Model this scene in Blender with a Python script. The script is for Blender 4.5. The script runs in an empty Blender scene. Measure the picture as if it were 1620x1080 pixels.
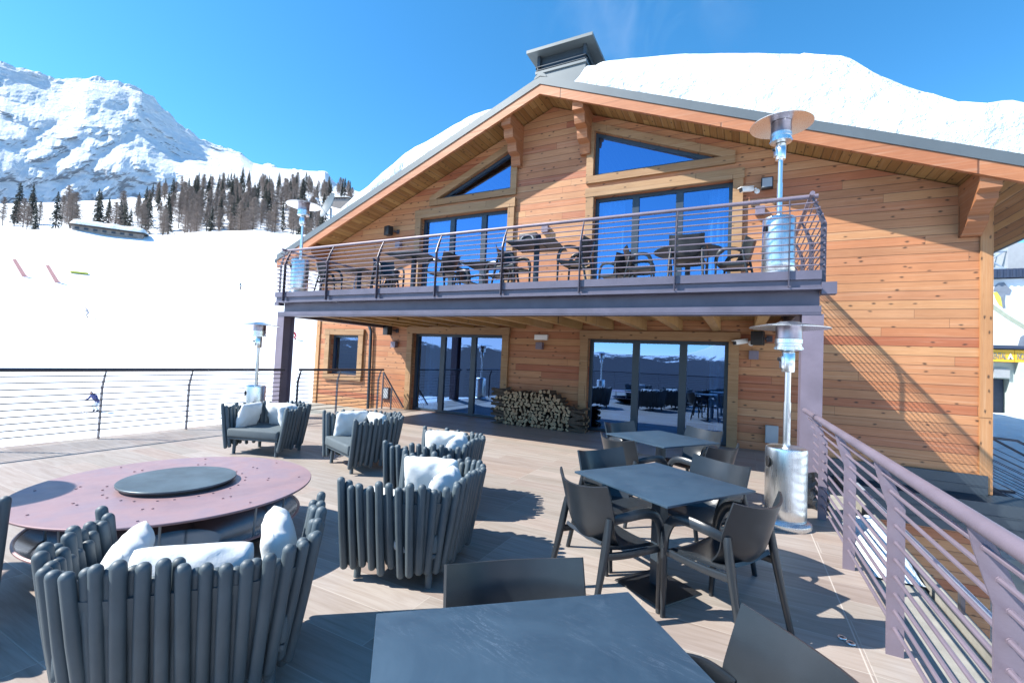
import bpy, bmesh, math, random
from mathutils import Vector, Matrix, noise
R = math.radians
PI = math.pi
sc = bpy.context.scene
C = sc.collection
rnd = random.Random(7)

# ------------------------------------------------------------------ nodes
class NT:
    def __init__(s, nt): s.nt = nt
    def __call__(s, typ, ins=None, **props):
        n = s.nt.nodes.new(typ)
        for k, v in props.items(): setattr(n, k, v)
        if ins:
            for k, v in ins.items():
                sock = n.inputs[k]
                if isinstance(v, bpy.types.NodeSocket): s.nt.links.new(v, sock)
                else: sock.default_value = v
        return n
    def m(s, op, a, b=0.0, c=0.0):
        return s('ShaderNodeMath', {0: a, 1: b, 2: c}, operation=op).outputs[0]
    def ramp(s, fac, stops, interp='LINEAR'):
        n = s('ShaderNodeValToRGB', {0: fac}); cr = n.color_ramp; cr.interpolation = interp
        while len(cr.elements) > 1: cr.elements.remove(cr.elements[-1])
        for i, (p, c) in enumerate(stops):
            e = cr.elements[0] if i == 0 else cr.elements.new(p)
            e.position = p; e.color = (*c, 1)
        return n.outputs[0]
    def mix(s, f, a, b, mode='MIX'):
        n = s('ShaderNodeMix', data_type='RGBA', blend_type=mode)
        for i, v in ((0, f), (6, a), (7, b)):
            if isinstance(v, bpy.types.NodeSocket): s.nt.links.new(v, n.inputs[i])
            else: n.inputs[i].default_value = (*v, 1) if isinstance(v, tuple) and len(v) == 3 else v
        return n.outputs[2]
    def noise(s, vec, scale, detail=3.0, rough=.55, dist=0.0):
        return s('ShaderNodeTexNoise', {'Vector': vec, 'Scale': scale, 'Detail': detail, 'Roughness': rough, 'Distortion': dist}).outputs[0]
    def xyz(s, x, y, z):
        return s('ShaderNodeCombineXYZ', {0: x, 1: y, 2: z}).outputs[0]

def new_mat(name):
    m = bpy.data.materials.new(name); m.use_nodes = True
    nt = m.node_tree; nt.nodes.clear(); n = NT(nt)
    out = n('ShaderNodeOutputMaterial'); p = n('ShaderNodeBsdfPrincipled')
    nt.links.new(p.outputs[0], out.inputs[0])
    return m, n, p, out
def L(n, a, b): n.nt.links.new(a, b)
def objco(n):
    return n('ShaderNodeTexCoord').outputs['Object']
def sep(n, v):
    o = n('ShaderNodeSeparateXYZ', {0: v}).outputs
    return o[0], o[1], o[2]

def basic(name, col, rough=.5, metal=0.0, var=.12, vscale=6.0, bump=0.0, bscale=40.0, spec=.5, coat=0.0):
    m, n, p, _ = new_mat(name)
    co = objco(n)
    f = n.noise(co, vscale, 5, .6)
    a = tuple(max(0, c*(1-var)) for c in col); b = tuple(min(1, c*(1+var)) for c in col)
    L(n, n.ramp(f, [(.3, a), (.7, b)]), p.inputs['Base Color'])
    p.inputs['Metallic'].default_value = metal
    r = n.m('MULTIPLY_ADD', n.noise(co, vscale*2.3, 4), .25*rough, rough*.875)
    L(n, r, p.inputs['Roughness'])
    p.inputs['Specular IOR Level'].default_value = spec
    p.inputs['Coat Weight'].default_value = coat
    if bump:
        bn = n('ShaderNodeBump', {'Strength': bump, 'Distance': .01, 'Height': n.noise(co, bscale, 4)})
        L(n, bn.outputs[0], p.inputs['Normal'])
    return m

def wood_mat(name, cols, rowh=.162, rowax=2, seglen=5.6, groove=.045, rough=.62, knots=True, along=None, knotcol=(.03, .015, .008), gdark=.25):
    """planked timber: rows along one axis, each board its own tone, grain and knots"""
    m, n, p, _ = new_mat(name)
    x, y, z = sep(n, objco(n))
    ax = [x, y, z]
    row_c = ax[rowax]
    lc = ax[along] if along is not None else n.m('ADD', x, n.m('MULTIPLY', y, 1.0))
    q = n.m('DIVIDE', row_c, rowh)
    row = n.m('FLOOR', q); fr = n.m('FRACT', q)
    w1 = n('ShaderNodeTexWhiteNoise', {'W': row}, noise_dimensions='1D').outputs[0]
    q2 = n.m('DIVIDE', n.m('MULTIPLY_ADD', w1, 9.7, lc), seglen)
    seg = n.m('FLOOR', q2); fr2 = n.m('FRACT', q2)
    w2 = n('ShaderNodeTexWhiteNoise', {'Vector': n.xyz(row, seg, 3.0)}, noise_dimensions='3D').outputs[0]
    v = n.xyz(n.m('MULTIPLY_ADD', w2, 40.0, n.m('MULTIPLY', lc, 1.0)), n.m('MULTIPLY', row_c, 1.0), w2)
    vm = n('ShaderNodeVectorMath', {0: v, 1: (1.1, 17.0, 1.0)}, operation='MULTIPLY').outputs[0]
    g = n.noise(vm, 1.6, 6, .65, 1.2)
    vm2 = n('ShaderNodeVectorMath', {0: v, 1: (3.0, 70.0, 1.0)}, operation='MULTIPLY').outputs[0]
    g2 = n.noise(vm2, 1.5, 3, .6, .3)
    base = n.ramp(w2, [(i/(len(cols)-1), c) for i, c in enumerate(cols)])
    col = n.mix(n.m('MULTIPLY', n.m('SUBTRACT', 1.0, g), .9), base, n.mix(1.0, base, (.55, .42, .32), 'MULTIPLY'))
    col = n.mix(n.m('MULTIPLY', g2, .35), col, n.mix(1.0, col, (.6, .5, .4), 'MULTIPLY'))
    vm3 = n('ShaderNodeVectorMath', {0: v, 1: (.5, 22.0, 1.0)}, operation='MULTIPLY').outputs[0]
    g4 = n.noise(vm3, 1.2, 5, .6, .6)
    col = n.mix(n('ShaderNodeMapRange', {'Value': g4, 'From Min': .52, 'From Max': .75, 'To Max': .5}).outputs[0], col, n.mix(.45, col, (.62, .50, .36)))
    if knots:
        vk = n('ShaderNodeVectorMath', {0: v, 1: (3.1, 6.5, 1.0)}, operation='MULTIPLY').outputs[0]
        vd = n('ShaderNodeVectorMath', {0: vk, 1: n.xyz(n.m('MULTIPLY', g2, .25), n.m('MULTIPLY', g, .3), 0.0)}, operation='ADD').outputs[0]
        vo = n('ShaderNodeTexVoronoi', {'Vector': vd, 'Scale': 1.0, 'Randomness': 1.0}, voronoi_dimensions='2D')
        kk = n('ShaderNodeSeparateColor', {0: vo.outputs['Color']}).outputs[0]
        has = n.m('GREATER_THAN', kk, .62)
        kd = n.m('MULTIPLY', n('ShaderNodeMapRange', {'Value': vo.outputs['Distance'], 'From Min': .05, 'From Max': .13, 'To Min': 1.0, 'To Max': 0.0}).outputs[0], has)
        col = n.mix(n.m('MULTIPLY', kd, .85), col, knotcol)
    big = n.noise(objco(n), .55, 5, .6)
    col = n.mix(n('ShaderNodeMapRange', {'Value': big, 'From Min': .42, 'From Max': .7}).outputs[0], col, n.mix(1.0, col, (.80, .78, .76), 'MULTIPLY'))
    e = n.m('MINIMUM', fr, n.m('SUBTRACT', 1.0, fr))
    gm = n('ShaderNodeMapRange', {'Value': e, 'From Min': groove*.35, 'From Max': groove, 'To Min': 1.0, 'To Max': 0.0}).outputs[0]
    e2 = n.m('MULTIPLY', n.m('MINIMUM', fr2, n.m('SUBTRACT', 1.0, fr2)), seglen/rowh)
    gm2 = n('ShaderNodeMapRange', {'Value': e2, 'From Min': .008, 'From Max': .02, 'To Min': 1.0, 'To Max': 0.0}).outputs[0]
    gg = n.m('MAXIMUM', gm, gm2)
    col = n.mix(n.m('MULTIPLY', gg, 1-gdark), col, n.mix(1.0, col, (.15, .12, .1), 'MULTIPLY'))
    L(n, col, p.inputs['Base Color'])
    p.inputs['Roughness'].default_value = rough
    hgt = n.m('SUBTRACT', n.m('MULTIPLY', g, .15), gg)
    bn = n('ShaderNodeBump', {'Strength': .5, 'Distance': .008, 'Height': hgt})
    L(n, bn.outputs[0], p.inputs['Normal'])
    return m

M = {}
M['siding'] = wood_mat('larch_siding', [(.48, .20, .085), (.61, .32, .15), (.43, .14, .062), (.62, .37, .19), (.52, .215, .095), (.59, .315, .15), (.45, .16, .07), (.61, .345, .165), (.40, .17, .08)])
M['beam'] = wood_mat('old_beam', [(.37, .235, .115), (.44, .285, .15), (.345, .205, .095)], rowh=.34, groove=.006, seglen=7, rough=.7)
M['corner'] = wood_mat('corner_post_wood', [(.55, .31, .14), (.5, .26, .11)], rowh=.4, rowax=0, along=2, groove=.004, seglen=9)
M['fascia'] = wood_mat('fascia_board', [(.46, .19, .085), (.5, .22, .1), (.43, .17, .075)], rowh=.9, groove=.004, seglen=6, rough=.55, knots=False)
M['soffit'] = wood_mat('soffit_board', [(.36, .20, .06), (.48, .30, .11), (.30, .15, .045), (.44, .26, .09)], rowh=.14, rowax=0, along=1, seglen=4, groove=.06)
M['joist'] = wood_mat('joist_wood', [(.48, .30, .11), (.54, .35, .15), (.44, .27, .1)], rowh=.4, rowax=0, along=1, groove=.004, seglen=9)
M['corbel'] = wood_mat('corbel_wood', [(.40, .17, .07), (.45, .2, .085)], rowh=.9, rowax=2, along=1, groove=.002, seglen=9)
M['steel2'] = basic('dark_plum_steel', (.105, .098, .135), .42, 0.15, .14, 3.0, .08, 90)
M['steel3'] = basic('shaded_plum_steel', (.07, .064, .088), .42, 0.15, .14, 3.0)  # darker copy of the plum steel, for balcony posts beside the lit bars
M['steel'] = basic('plum_painted_steel', (.165, .138, .175), .45, 0.15, .14, 3.0, .08, 90)
M['darksteel'] = basic('dark_painted_steel', (.05, .048, .062), .42, .2, .15, 4.0)
M['alu'] = basic('anthracite_aluminium', (.028, .045, .065), .4, .1, .08)
M['flash'] = basic('anthracite_sheet_metal', (.04, .055, .07), .42, .3, .12, 2.0, .05, 6)
M['roofmetal'] = basic('grey_zinc', (.105, .125, .135), .5, .3, .07, 1.5)
M['concrete'] = basic('grey_concrete', (.25, .245, .22), .85, 0, .18, 5, .3, 60)
M['black'] = basic('black_plastic', (.012, .013, .015), .45, 0, .1, 10)
M['chairplastic'] = basic('charcoal_plastic', (.018, .023, .029), .30, 0, .12, 9, .03, 160, .45)
M['tube'] = basic('slate_padded_rope', (.062, .086, .102), .55, 0, .14, 5, .04, 120)
M['cushion'] = basic('slate_cushion_fabric', (.075, .098, .112), .8, 0, .1, 5, .15, 220)
M['pillow'] = basic('off_white_fabric', (.58, .61, .62), .9, 0, .05, 5, .2, 55)
M['curtain'] = basic('pale_curtain', (.42, .58, .66), .9, 0, .1, 3)
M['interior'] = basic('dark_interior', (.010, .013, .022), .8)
M['whitepl'] = basic('white_plastic', (.75, .75, .73), .4, 0, .05)
M['greypl'] = basic('grey_metal_box', (.32, .34, .36), .5, .1, .06)
M['bark'] = basic('bark_brown', (.09, .07, .055), .9, 0, .3, 8)
M['larch'] = basic('bare_larch_twigs', (.215, .17, .145), .9, 0, .3, .6)
M['spruce'] = basic('spruce_needles', (.046, .058, .050), .9, 0, .45, .5)
M['rednet'] = basic('faded_red_net', (.68, .34, .30), .8)
M['yellow'] = basic('yellow_sign_paint', (.75, .42, .03), .5, 0, .05)
M['signwhite'] = basic('sign_white', (.8, .8, .8), .5, 0, .03)
M['letter'] = basic('sign_lettering_grey', (.15, .19, .22), .5, 0, .05)
M['render'] = basic('pale_green_plaster', (.42, .48, .47), .85, 0, .08, 2, .2, 40)
M['navy'] = basic('navy_panel', (.03, .045, .085), .5)
M['galv'] = basic('galvanised_steel', (.35, .42, .5), .45, .4, .1)
M['dish'] = basic('shaded_dish_grey', (.06, .085, .10), .5, .1, .1)  # shade of the concave face put into the dish colour
M['hutwall'] = basic('weathered_hut_wall', (.22, .2, .185), .9, 0, .3, 1.5)
M['skin'] = basic('skin', (.5, .3, .22), .6)
for nm, c in dict(jred=(.45, .03, .05), jblue=(.04, .05, .16), jgrey=(.35, .33, .36), jteal=(.03, .1, .15), pwhite=(.7, .72, .75), pdark=(.03, .03, .04), hair=(.03, .02, .015)).items():
    M[nm] = basic('cloth_' + nm, c, .8)
M['bbsnow'] = basic('billboard_snow', (.66, .70, .74), .5, 0, .12, 1.5)
M['bbyel'] = basic('billboard_yellow', (.55, .56, .08), .5)
M['bbgrey'] = basic('billboard_grey', (.16, .19, .24), .5)
M['bbolive'] = basic('billboard_olive', (.30, .34, .27), .5)
M['bag'] = basic('black_plastic_sheet', (.013, .014, .017), .25, 0, .1, 12, .6, 18)
M['rubber'] = basic('dark_grey_rubber', (.03, .032, .035), .8)

def stainless():
    m, n, p, _ = new_mat('stainless_steel')
    x, y, z = sep(n, objco(n))
    g = n.noise(n.xyz(x, y, n.m('MULTIPLY', z, .02)), 120, 2)
    p.inputs['Base Color'].default_value = (.70, .73, .74, 1)
    p.inputs['Metallic'].default_value = 1
    L(n, n.m('MULTIPLY_ADD', g, .14, .22), p.inputs['Roughness'])
    p.inputs['Anisotropic'].default_value = .5
    return m
M['inox'] = stainless()
M['inoxhot'] = basic('heat_tinted_steel', (.34, .31, .36), .3, 1.0, .3, 6)

def glass_mat():
    m, n, p, out = new_mat('blue_coated_glass'); n.nt.nodes.remove(p)
    gl = n('ShaderNodeBsdfGlossy', {'Color': (.29, .50, .90, 1), 'Roughness': .004})
    tr = n('ShaderNodeBsdfTransparent', {'Color': (.54, .72, .88, 1)})
    lw = n('ShaderNodeLayerWeight', {'Blend': .35})
    f = n.m('MULTIPLY', n.m('MULTIPLY_ADD', lw.outputs['Fresnel'], .45, .46), n.m('SUBTRACT', 1.0, n('ShaderNodeNewGeometry').outputs['Backfacing']))
    ms = n('ShaderNodeMixShader', {0: f, 1: tr.outputs[0], 2: gl.outputs[0]})
    L(n, ms.outputs[0], out.inputs[0])
    return m
M['glass'] = glass_mat()

def tile_mat():
    m, n, p, _ = new_mat('wood_look_deck_tile')
    x, y, z = sep(n, objco(n))
    rowh, seglen = .296, 1.215
    q = n.m('DIVIDE', n.m('ADD', y, 20.03), rowh); row = n.m('FLOOR', q); fr = n.m('FRACT', q)
    w1 = n('ShaderNodeTexWhiteNoise', {'W': row}, noise_dimensions='1D').outputs[0]
    off = n.m('MULTIPLY', n.m('FLOOR', n.m('MULTIPLY', w1, 3.99)), seglen/3)
    q2 = n.m('DIVIDE', n.m('ADD', n.m('ADD', x, 20.0), off), seglen)
    seg = n.m('FLOOR', q2); fr2 = n.m('FRACT', q2)
    w2 = n('ShaderNodeTexWhiteNoise', {'Vector': n.xyz(row, seg, 1.0)}, noise_dimensions='3D').outputs[0]
    base = n.ramp(w2, [(0, (.26, .212, .185)), (.3, (.325, .285, .255)), (.55, (.275, .245, .215)), (.8, (.35, .312, .282)), (1, (.305, .248, .212))])
    v = n.xyz(n.m('MULTIPLY_ADD', w2, 31.0, x), n.m('MULTIPLY', y, 9.0), w2)
    g = n.noise(v, 1.5, 7, .62, .9)
    col = n.mix(n('ShaderNodeMapRange', {'Value': g, 'From Min': .42, 'From Max': .72}).outputs[0], base, n.mix(1.0, base, (.77, .73, .70), 'MULTIPLY'))
    g3 = n.noise(n.xyz(n.m('MULTIPLY_ADD', w2, 17.0, x), n.m('MULTIPLY', y, 38.0), 0.0), 1.3, 4, .6, .4)
    col = n.mix(n.m('MULTIPLY', n('ShaderNodeMapRange', {'Value': g3, 'From Min': .5, 'From Max': .75}).outputs[0], .5), col, n.mix(1.0, col, (.72, .66, .62), 'MULTIPLY'))
    big = n.noise(objco(n), .7, 4, .6)
    col = n.mix(n.m('MULTIPLY', big, .3), col, n.mix(1.0, col, (.75, .76, .8), 'MULTIPLY'))
    e = n.m('MULTIPLY', n.m('MINIMUM', fr, n.m('SUBTRACT', 1.0, fr)), rowh)
    e2 = n.m('MULTIPLY', n.m('MINIMUM', fr2, n.m('SUBTRACT', 1.0, fr2)), seglen)
    ee = n.m('MINIMUM', e, e2)
    gm = n('ShaderNodeMapRange', {'Value': ee, 'From Min': .002, 'From Max': .0045, 'To Min': 1.0, 'To Max': 0.0}).outputs[0]
    # the border strips along both railings
    b1 = n.m('LESS_THAN', n.m('ABSOLUTE', n.m('ADD', x, 8.08)), .012)
    b2 = n.m('LESS_THAN', n.m('ABSOLUTE', n.m('SUBTRACT', x, .636)), .004)
    col = n.mix(n.m('MULTIPLY', gm, .55), col, (.42, .38, .34))
    col = n.mix(b1, col, (.05, .05, .05)); col = n.mix(b2, col, (.42, .38, .34))
    # footprints of meltwater, dust specks
    sp = n('ShaderNodeTexVoronoi', {'Vector': objco(n), 'Scale': 3.2})
    sm = n.m('LESS_THAN', n.m('ADD', sp.outputs['Distance'], n.m('MULTIPLY', n.noise(objco(n), 60), .03)), .035)
    col = n.mix(n.m('MULTIPLY', sm, .5), col, (.62, .6, .58))
    L(n, col, p.inputs['Base Color'])
    L(n, n.m('MULTIPLY_ADD', g, .25, .42), p.inputs['Roughness'])
    bn = n('ShaderNodeBump', {'Strength': .35, 'Distance': .004, 'Height': n.m('SUBTRACT', n.m('MULTIPLY', g3, .2), gm)})
    L(n, bn.outputs[0], p.inputs['Normal'])
    return m
M['tile'] = tile_mat()

def snow_mat(name, col=(.86, .87, .89), s1=.35, s2=3.0, st=.5):
    m, n, p, _ = new_mat(name); co = objco(n)
    h = n.m('MULTIPLY_ADD', n.noise(co, s2, 6, .6), .35, n.noise(co, s1, 6, .6))
    L(n, n.ramp(n.noise(co, s1*1.7, 5), [(.3, tuple(c*.93 for c in col)), (.65, col)]), p.inputs['Base Color'])
    p.inputs['Roughness'].default_value = .75
    p.inputs['Specular IOR Level'].default_value = .25
    bn = n('ShaderNodeBump', {'Strength': st, 'Distance': .35, 'Height': h})
    L(n, bn.outputs[0], p.inputs['Normal'])
    return m
M['snow'] = snow_mat('snow', (.63, .69, .72), s1=.9, s2=4.0, st=.85)
M['piste'] = snow_mat('groomed_snow', (.76, .79, .82), s1=.03, s2=.25, st=.25)

def mountain_mat():
    m, n, p, _ = new_mat('rocky_snow_mountain'); co = objco(n)
    geo = n('ShaderNodeNewGeometry')
    nx, ny, nz = sep(n, geo.outputs['Normal'])
    x, y, z = sep(n, co)
    f = n.noise(co, .012, 8, .66, .4)
    f2 = n.noise(n.xyz(x, y, n.m('MULTIPLY', z, 2.2)), .045, 8, .72, .6)
    k = n.m('ADD', n.m('MULTIPLY', f, .5), n.m('MULTIPLY', f2, .62))
    k = n.m('ADD', k, n.m('MULTIPLY', n.m('SUBTRACT', .72, nz), .30))
    rock = n('ShaderNodeMapRange', {'Value': k, 'From Min': .68, 'From Max': .80}).outputs[0]
    rc = n.ramp(f2, [(.3, (.14, .17, .21)), (.7, (.34, .36, .39))])
    L(n, n.mix(rock, (.76, .80, .85), rc), p.inputs['Base Color'])
    p.inputs['Roughness'].default_value = .85
    bn = n('ShaderNodeBump', {'Strength': .8, 'Distance': 14.0, 'Height': n.m('ADD', f2, f)})
    L(n, bn.outputs[0], p.inputs['Normal'])
    return m
M['mountain'] = mountain_mat()

def valley_mat():
    m, n, p, _ = new_mat('forested_valley_side'); co = objco(n)
    x, y, z = sep(n, co)
    f = n.noise(co, .0045, 9, .72, .3)
    hh = n.m('ADD', n.m('MULTIPLY', n.m('SUBTRACT', z, 62.0), .007), n.m('MULTIPLY', n.m('SUBTRACT', f, .5), 2.6))
    t = n('ShaderNodeMapRange', {'Value': hh, 'From Min': .05, 'From Max': .22}).outputs[0]
    L(n, n.mix(t, (.010, .017, .034), (.80, .83, .87)), p.inputs['Base Color'])
    p.inputs['Roughness'].default_value = .9
    return m
M['valley'] = valley_mat()

def corten():
    m, n, p, _ = new_mat('rust_patina_steel'); co = objco(n)
    f = n.noise(co, 2.2, 6, .6, .5)
    L(n, n.ramp(f, [(.25, (.225, .165, .19)), (.5, (.31, .205, .215)), (.62, (.265, .195, .225)), (.8, (.34, .205, .195))]), p.inputs['Base Color'])
    p.inputs['Metallic'].default_value = .25
    L(n, n.m('MULTIPLY_ADD', n.noise(co, 9, 5), .3, .3), p.inputs['Roughness'])
    return m
M['corten'] = corten()
M['lid'] = basic('burnt_steel_lid', (.075, .110, .13), .42, .4, .3, 5)
M['bowl'] = basic('sooty_polished_bowl', (.035, .034, .04), .16, .75, .4, 5)

def slate():
    m, n, p, _ = new_mat('blue_grey_slate_top'); co = objco(n)
    f = n.noise(co, 3.0, 8, .68, .8)
    x, y, z = sep(n, co)
    u_ = n.m('ADD', n.m('MULTIPLY', x, .8), n.m('MULTIPLY', y, .6)); v_ = n.m('SUBTRACT', n.m('MULTIPLY', y, .8), n.m('MULTIPLY', x, .6))
    sc_ = n.noise(n.xyz(n.m('MULTIPLY', u_, 3.0), n.m('MULTIPLY', v_, 26.0), 0.0), 1.0, 8, .72, 1.3)
    pt = n.noise(co, 4.0, 4, .6)
    rid = n.m('ABSOLUTE', n.m('SUBTRACT', sc_, .5))
    vein = n.m('MULTIPLY', n('ShaderNodeMapRange', {'Value': rid, 'From Min': .0, 'From Max': .014, 'To Min': 1.0, 'To Max': 0.0}).outputs[0], n('ShaderNodeMapRange', {'Value': pt, 'From Min': .48, 'From Max': .68}).outputs[0])
    base = n.ramp(f, [(.3, (.016, .038, .066)), (.7, (.032, .064, .100))])
    L(n, n.mix(n.m('MULTIPLY', vein, .34), base, (.22, .28, .36)), p.inputs['Base Color'])
    L(n, n.m('MULTIPLY_ADD', f, .2, .40), p.inputs['Roughness'])
    bn = n('ShaderNodeBump', {'Strength': .15, 'Distance': .004, 'Height': f}); L(n, bn.outputs[0], p.inputs['Normal'])
    return m
M['slate'] = slate()

def log_end():
    m, n, p, _ = new_mat('split_log_end'); co = objco(n)
    x, y, z = sep(n, co)
    r = n.m('SQRT', n.m('ADD', n.m('MULTIPLY', x, x), n.m('MULTIPLY', z, z)))
    rings = n.m('SINE', n.m('MULTIPLY', n.m('ADD', r, n.m('MULTIPLY', n.noise(co, 12), .02)), 500.0))
    oi = n('ShaderNodeObjectInfo').outputs['Random']
    base = n.ramp(oi, [(0, (.23, .165, .095)), (.5, (.41, .30, .18)), (1, (.33, .21, .12))])
    L(n, n.mix(n.m('MULTIPLY_ADD', rings, .12, .14), base, n.mix(1.0, base, (.45, .38, .3), 'MULTIPLY')), p.inputs['Base Color'])
    p.inputs['Roughness'].default_value = .85
    return m
M['logend'] = log_end()
M['logside'] = basic('split_log_side', (.075, .052, .036), .9, 0, .35, 14)  # bark brown, darkened further to paint in the shade between logs

# ------------------------------------------------------------------ mesh builder
class MB:
    def __init__(s): s.bm = bmesh.new()
    def box(s, x0, x1, y0, y1, z0, z1, bev=0.0, mi=0):
        r = bmesh.ops.create_cube(s.bm, size=1.0)
        for v in r['verts']:
            v.co = Vector(((x0+x1)/2+v.co.x*(x1-x0), (y0+y1)/2+v.co.y*(y1-y0), (z0+z1)/2+v.co.z*(z1-z0)))
        fs = list({f for v in r['verts'] for f in v.link_faces})
        for f in fs: f.material_index = mi
        if bev:
            es = list({e for f in fs for e in f.edges})
            bmesh.ops.bevel(s.bm, geom=es, offset=bev, segments=2, affect='EDGES', profile=.6)
        return s
    def cbox(s, c, size, mat=None, bev=0.0, mi=0):
        n0 = len(s.bm.verts)
        s.box(c[0]-size[0]/2, c[0]+size[0]/2, c[1]-size[1]/2, c[1]+size[1]/2, c[2]-size[2]/2, c[2]+size[2]/2, bev, mi)
        if mat is not None:
            s.bm.verts.ensure_lookup_table()
            for v in s.bm.verts[n0:]: v.co = mat @ v.co
        return s
    def face(s, pts, mi=0):
        f = s.bm.faces.new([s.bm.verts.new(Vector(p)) for p in pts]); f.material_index = mi; return s
    def hexa(s, a, b):
        """solid between two quads a and b (4 points each, same order)"""
        va = [s.bm.verts.new(Vector(p)) for p in a]; vb = [s.bm.verts.new(Vector(p)) for p in b]
        k = len(a)
        fs = [s.bm.faces.new(va[::-1]), s.bm.faces.new(vb)]
        for i in range(k): fs.append(s.bm.faces.new([va[i], va[(i+1) % k], vb[(i+1) % k], vb[i]]))
        return s
    def prism(s, poly, y0, y1):  # poly of (x,z), along y
        return s.hexa([(x, y0, z) for x, z in poly], [(x, y1, z) for x, z in poly])
    def prismx(s, poly, x0, x1):  # poly of (y,z), along x
        return s.hexa([(x0, y, z) for y, z in poly], [(x1, y, z) for y, z in poly])
    def prismz(s, poly, z0, z1):
        return s.hexa([(x, y, z0) for x, y in poly], [(x, y, z1) for x, y in poly])
    def sweep(s, pts, ru, rv=None, n=8, up=(0, 0, 1), dome=False, pw=1.0):
        """tube through pts; ru/rv scalar or per-point half sizes; pw<1 squares the section"""
        pts = [Vector(p) for p in pts]; k = len(pts)
        if rv is None: rv = ru
        ru = ru if isinstance(ru, (list, tuple)) else [ru]*k
        rv = rv if isinstance(rv, (list, tuple)) else [rv]*k
        if dome:
            d0 = (pts[0]-pts[1]).normalized(); d1 = (pts[-1]-pts[-2]).normalized()
            st = [(.95, .3), (.75, .66), (.4, .92)]
            pre = [(pts[0]+d0*ru[0]*a, b) for a, b in st]; post = [(pts[-1]+d1*ru[-1]*a, b) for a, b in st[::-1]]
            ru = [ru[0]*b for _, b in pre]+list(ru)+[ru[-1]*b for _, b in post]
            rv = [rv[0]*b for _, b in pre]+list(rv)+[rv[-1]*b for _, b in post]
            pts = [p for p, _ in pre]+pts+[p for p, _ in post]; k = len(pts)
        rings = []; up = Vector(up)
        for i, p in enumerate(pts):
            t = (pts[min(i+1, k-1)]-pts[max(i-1, 0)]).normalized()
            u = up.cross(t)
            if u.length < 1e-3: u = Vector((1, 0, 0)).cross(t)
            if u.length < 1e-3: u = Vector((0, 1, 0)).cross(t)
            u.normalize(); w = t.cross(u)
            ring = []
            for j in range(n):
                a = 2*PI*(j+.5)/n; ca, sa = math.cos(a), math.sin(a)
                if pw != 1.0: ca = math.copysign(abs(ca)**pw, ca); sa = math.copysign(abs(sa)**pw, sa)
                ring.append(s.bm.verts.new(p+u*(ru[i]*ca)+w*(rv[i]*sa)))
            rings.append(ring)
        for a, b in zip(rings, rings[1:]):
            for j in range(n): s.bm.faces.new([a[j], a[(j+1) % n], b[(j+1) % n], b[j]])
        s.bm.faces.new(rings[0][::-1]); s.bm.faces.new(rings[-1])
        return s
    def cyl(s, a, b, r, n=12): return s.sweep([a, b], r, n=n)
    def lathe(s, prof, n=32, c=(0, 0), mi=0, close=False):
        rings = []
        for r, z in prof:
            if r < 1e-5: rings.append([s.bm.verts.new((c[0], c[1], z))])
            else: rings.append([s.bm.verts.new((c[0]+r*math.cos(2*PI*j/n), c[1]+r*math.sin(2*PI*j/n), z)) for j in range(n)])
        for a, b in zip(rings, rings[1:]):
            for j in range(n):
                k = (j+1) % n
                if len(a) == 1 and len(b) == 1: continue
                if len(a) == 1: f = s.bm.faces.new([a[0], b[k], b[j]])
                elif len(b) == 1: f = s.bm.faces.new([a[j], a[k], b[0]])
                else: f = s.bm.faces.new([a[j], a[k], b[k], b[j]])
                f.material_index = mi
        return s
    def grid(s, fn, nu, nv, thick=None):
        """fn(i,j) -> point; optional thickness along the normal"""
        V = [[s.bm.verts.new(Vector(fn(i, j))) for j in range(nv)] for i in range(nu)]
        fs = []
        for i in range(nu-1):
            for j in range(nv-1): fs.append(s.bm.faces.new([V[i][j], V[i+1][j], V[i+1][j+1], V[i][j+1]]))
        if thick:
            s.bm.normal_update()
            bmesh.ops.solidify(s.bm, geom=fs, thickness=thick)
        return s
    def build(s, name, mats, parent=None, world=False, smooth=40, loc=None, rot=None, recalc=True):
        if recalc: bmesh.ops.recalc_face_normals(s.bm, faces=s.bm.faces)
        if world and parent is not None:
            off = Vector((0, 0, 0)); q = parent
            while q is not None: off += q.location; q = q.parent
            bmesh.ops.translate(s.bm, verts=s.bm.verts, vec=-off)
        me = bpy.data.meshes.new(name); s.bm.to_mesh(me); s.bm.free()
        for m in (mats if isinstance(mats, (list, tuple)) else [mats]): me.materials.append(m)
        if smooth:
            me.shade_smooth(); me.set_sharp_from_angle(angle=R(smooth))
        o = bpy.data.objects.new(name, me); C.objects.link(o)
        if parent is not None: o.parent = parent
        if loc is not None: o.location = loc
        if rot is not None: o.rotation_euler = rot
        return o

def tag(o, label=None, cat=None, group=None, kind=None):
    if label: o['label'] = label
    if cat: o['category'] = cat
    if group: o['group'] = group
    if kind: o['kind'] = kind
    return o
def thing(name, label, cat, loc=(0, 0, 0), rz=0.0, group=None):
    o = bpy.data.objects.new(name, None); C.objects.link(o)
    o.location = loc; o.rotation_euler = (0, 0, rz); o.empty_display_size = .2
    return tag(o, label, cat, group)
def dup(root, loc, rz=0.0, label=None, group=None, scale=None):
    def cp(o, par):
        c = o.copy(); C.objects.link(c)
        if par is not None: c.parent = par
        for ch in list(o.children): cp(ch, c)
        return c
    kids = None
    r = cp(root, None)
    r.location = loc; r.rotation_euler = (0, 0, rz)
    if scale: r.scale = scale
    if label: r['label'] = label
    if group: r['group'] = group
    return r
def heading(fx, fy): return math.atan2(-fx, fy)      # local +Y faces (fx,fy)

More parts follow.
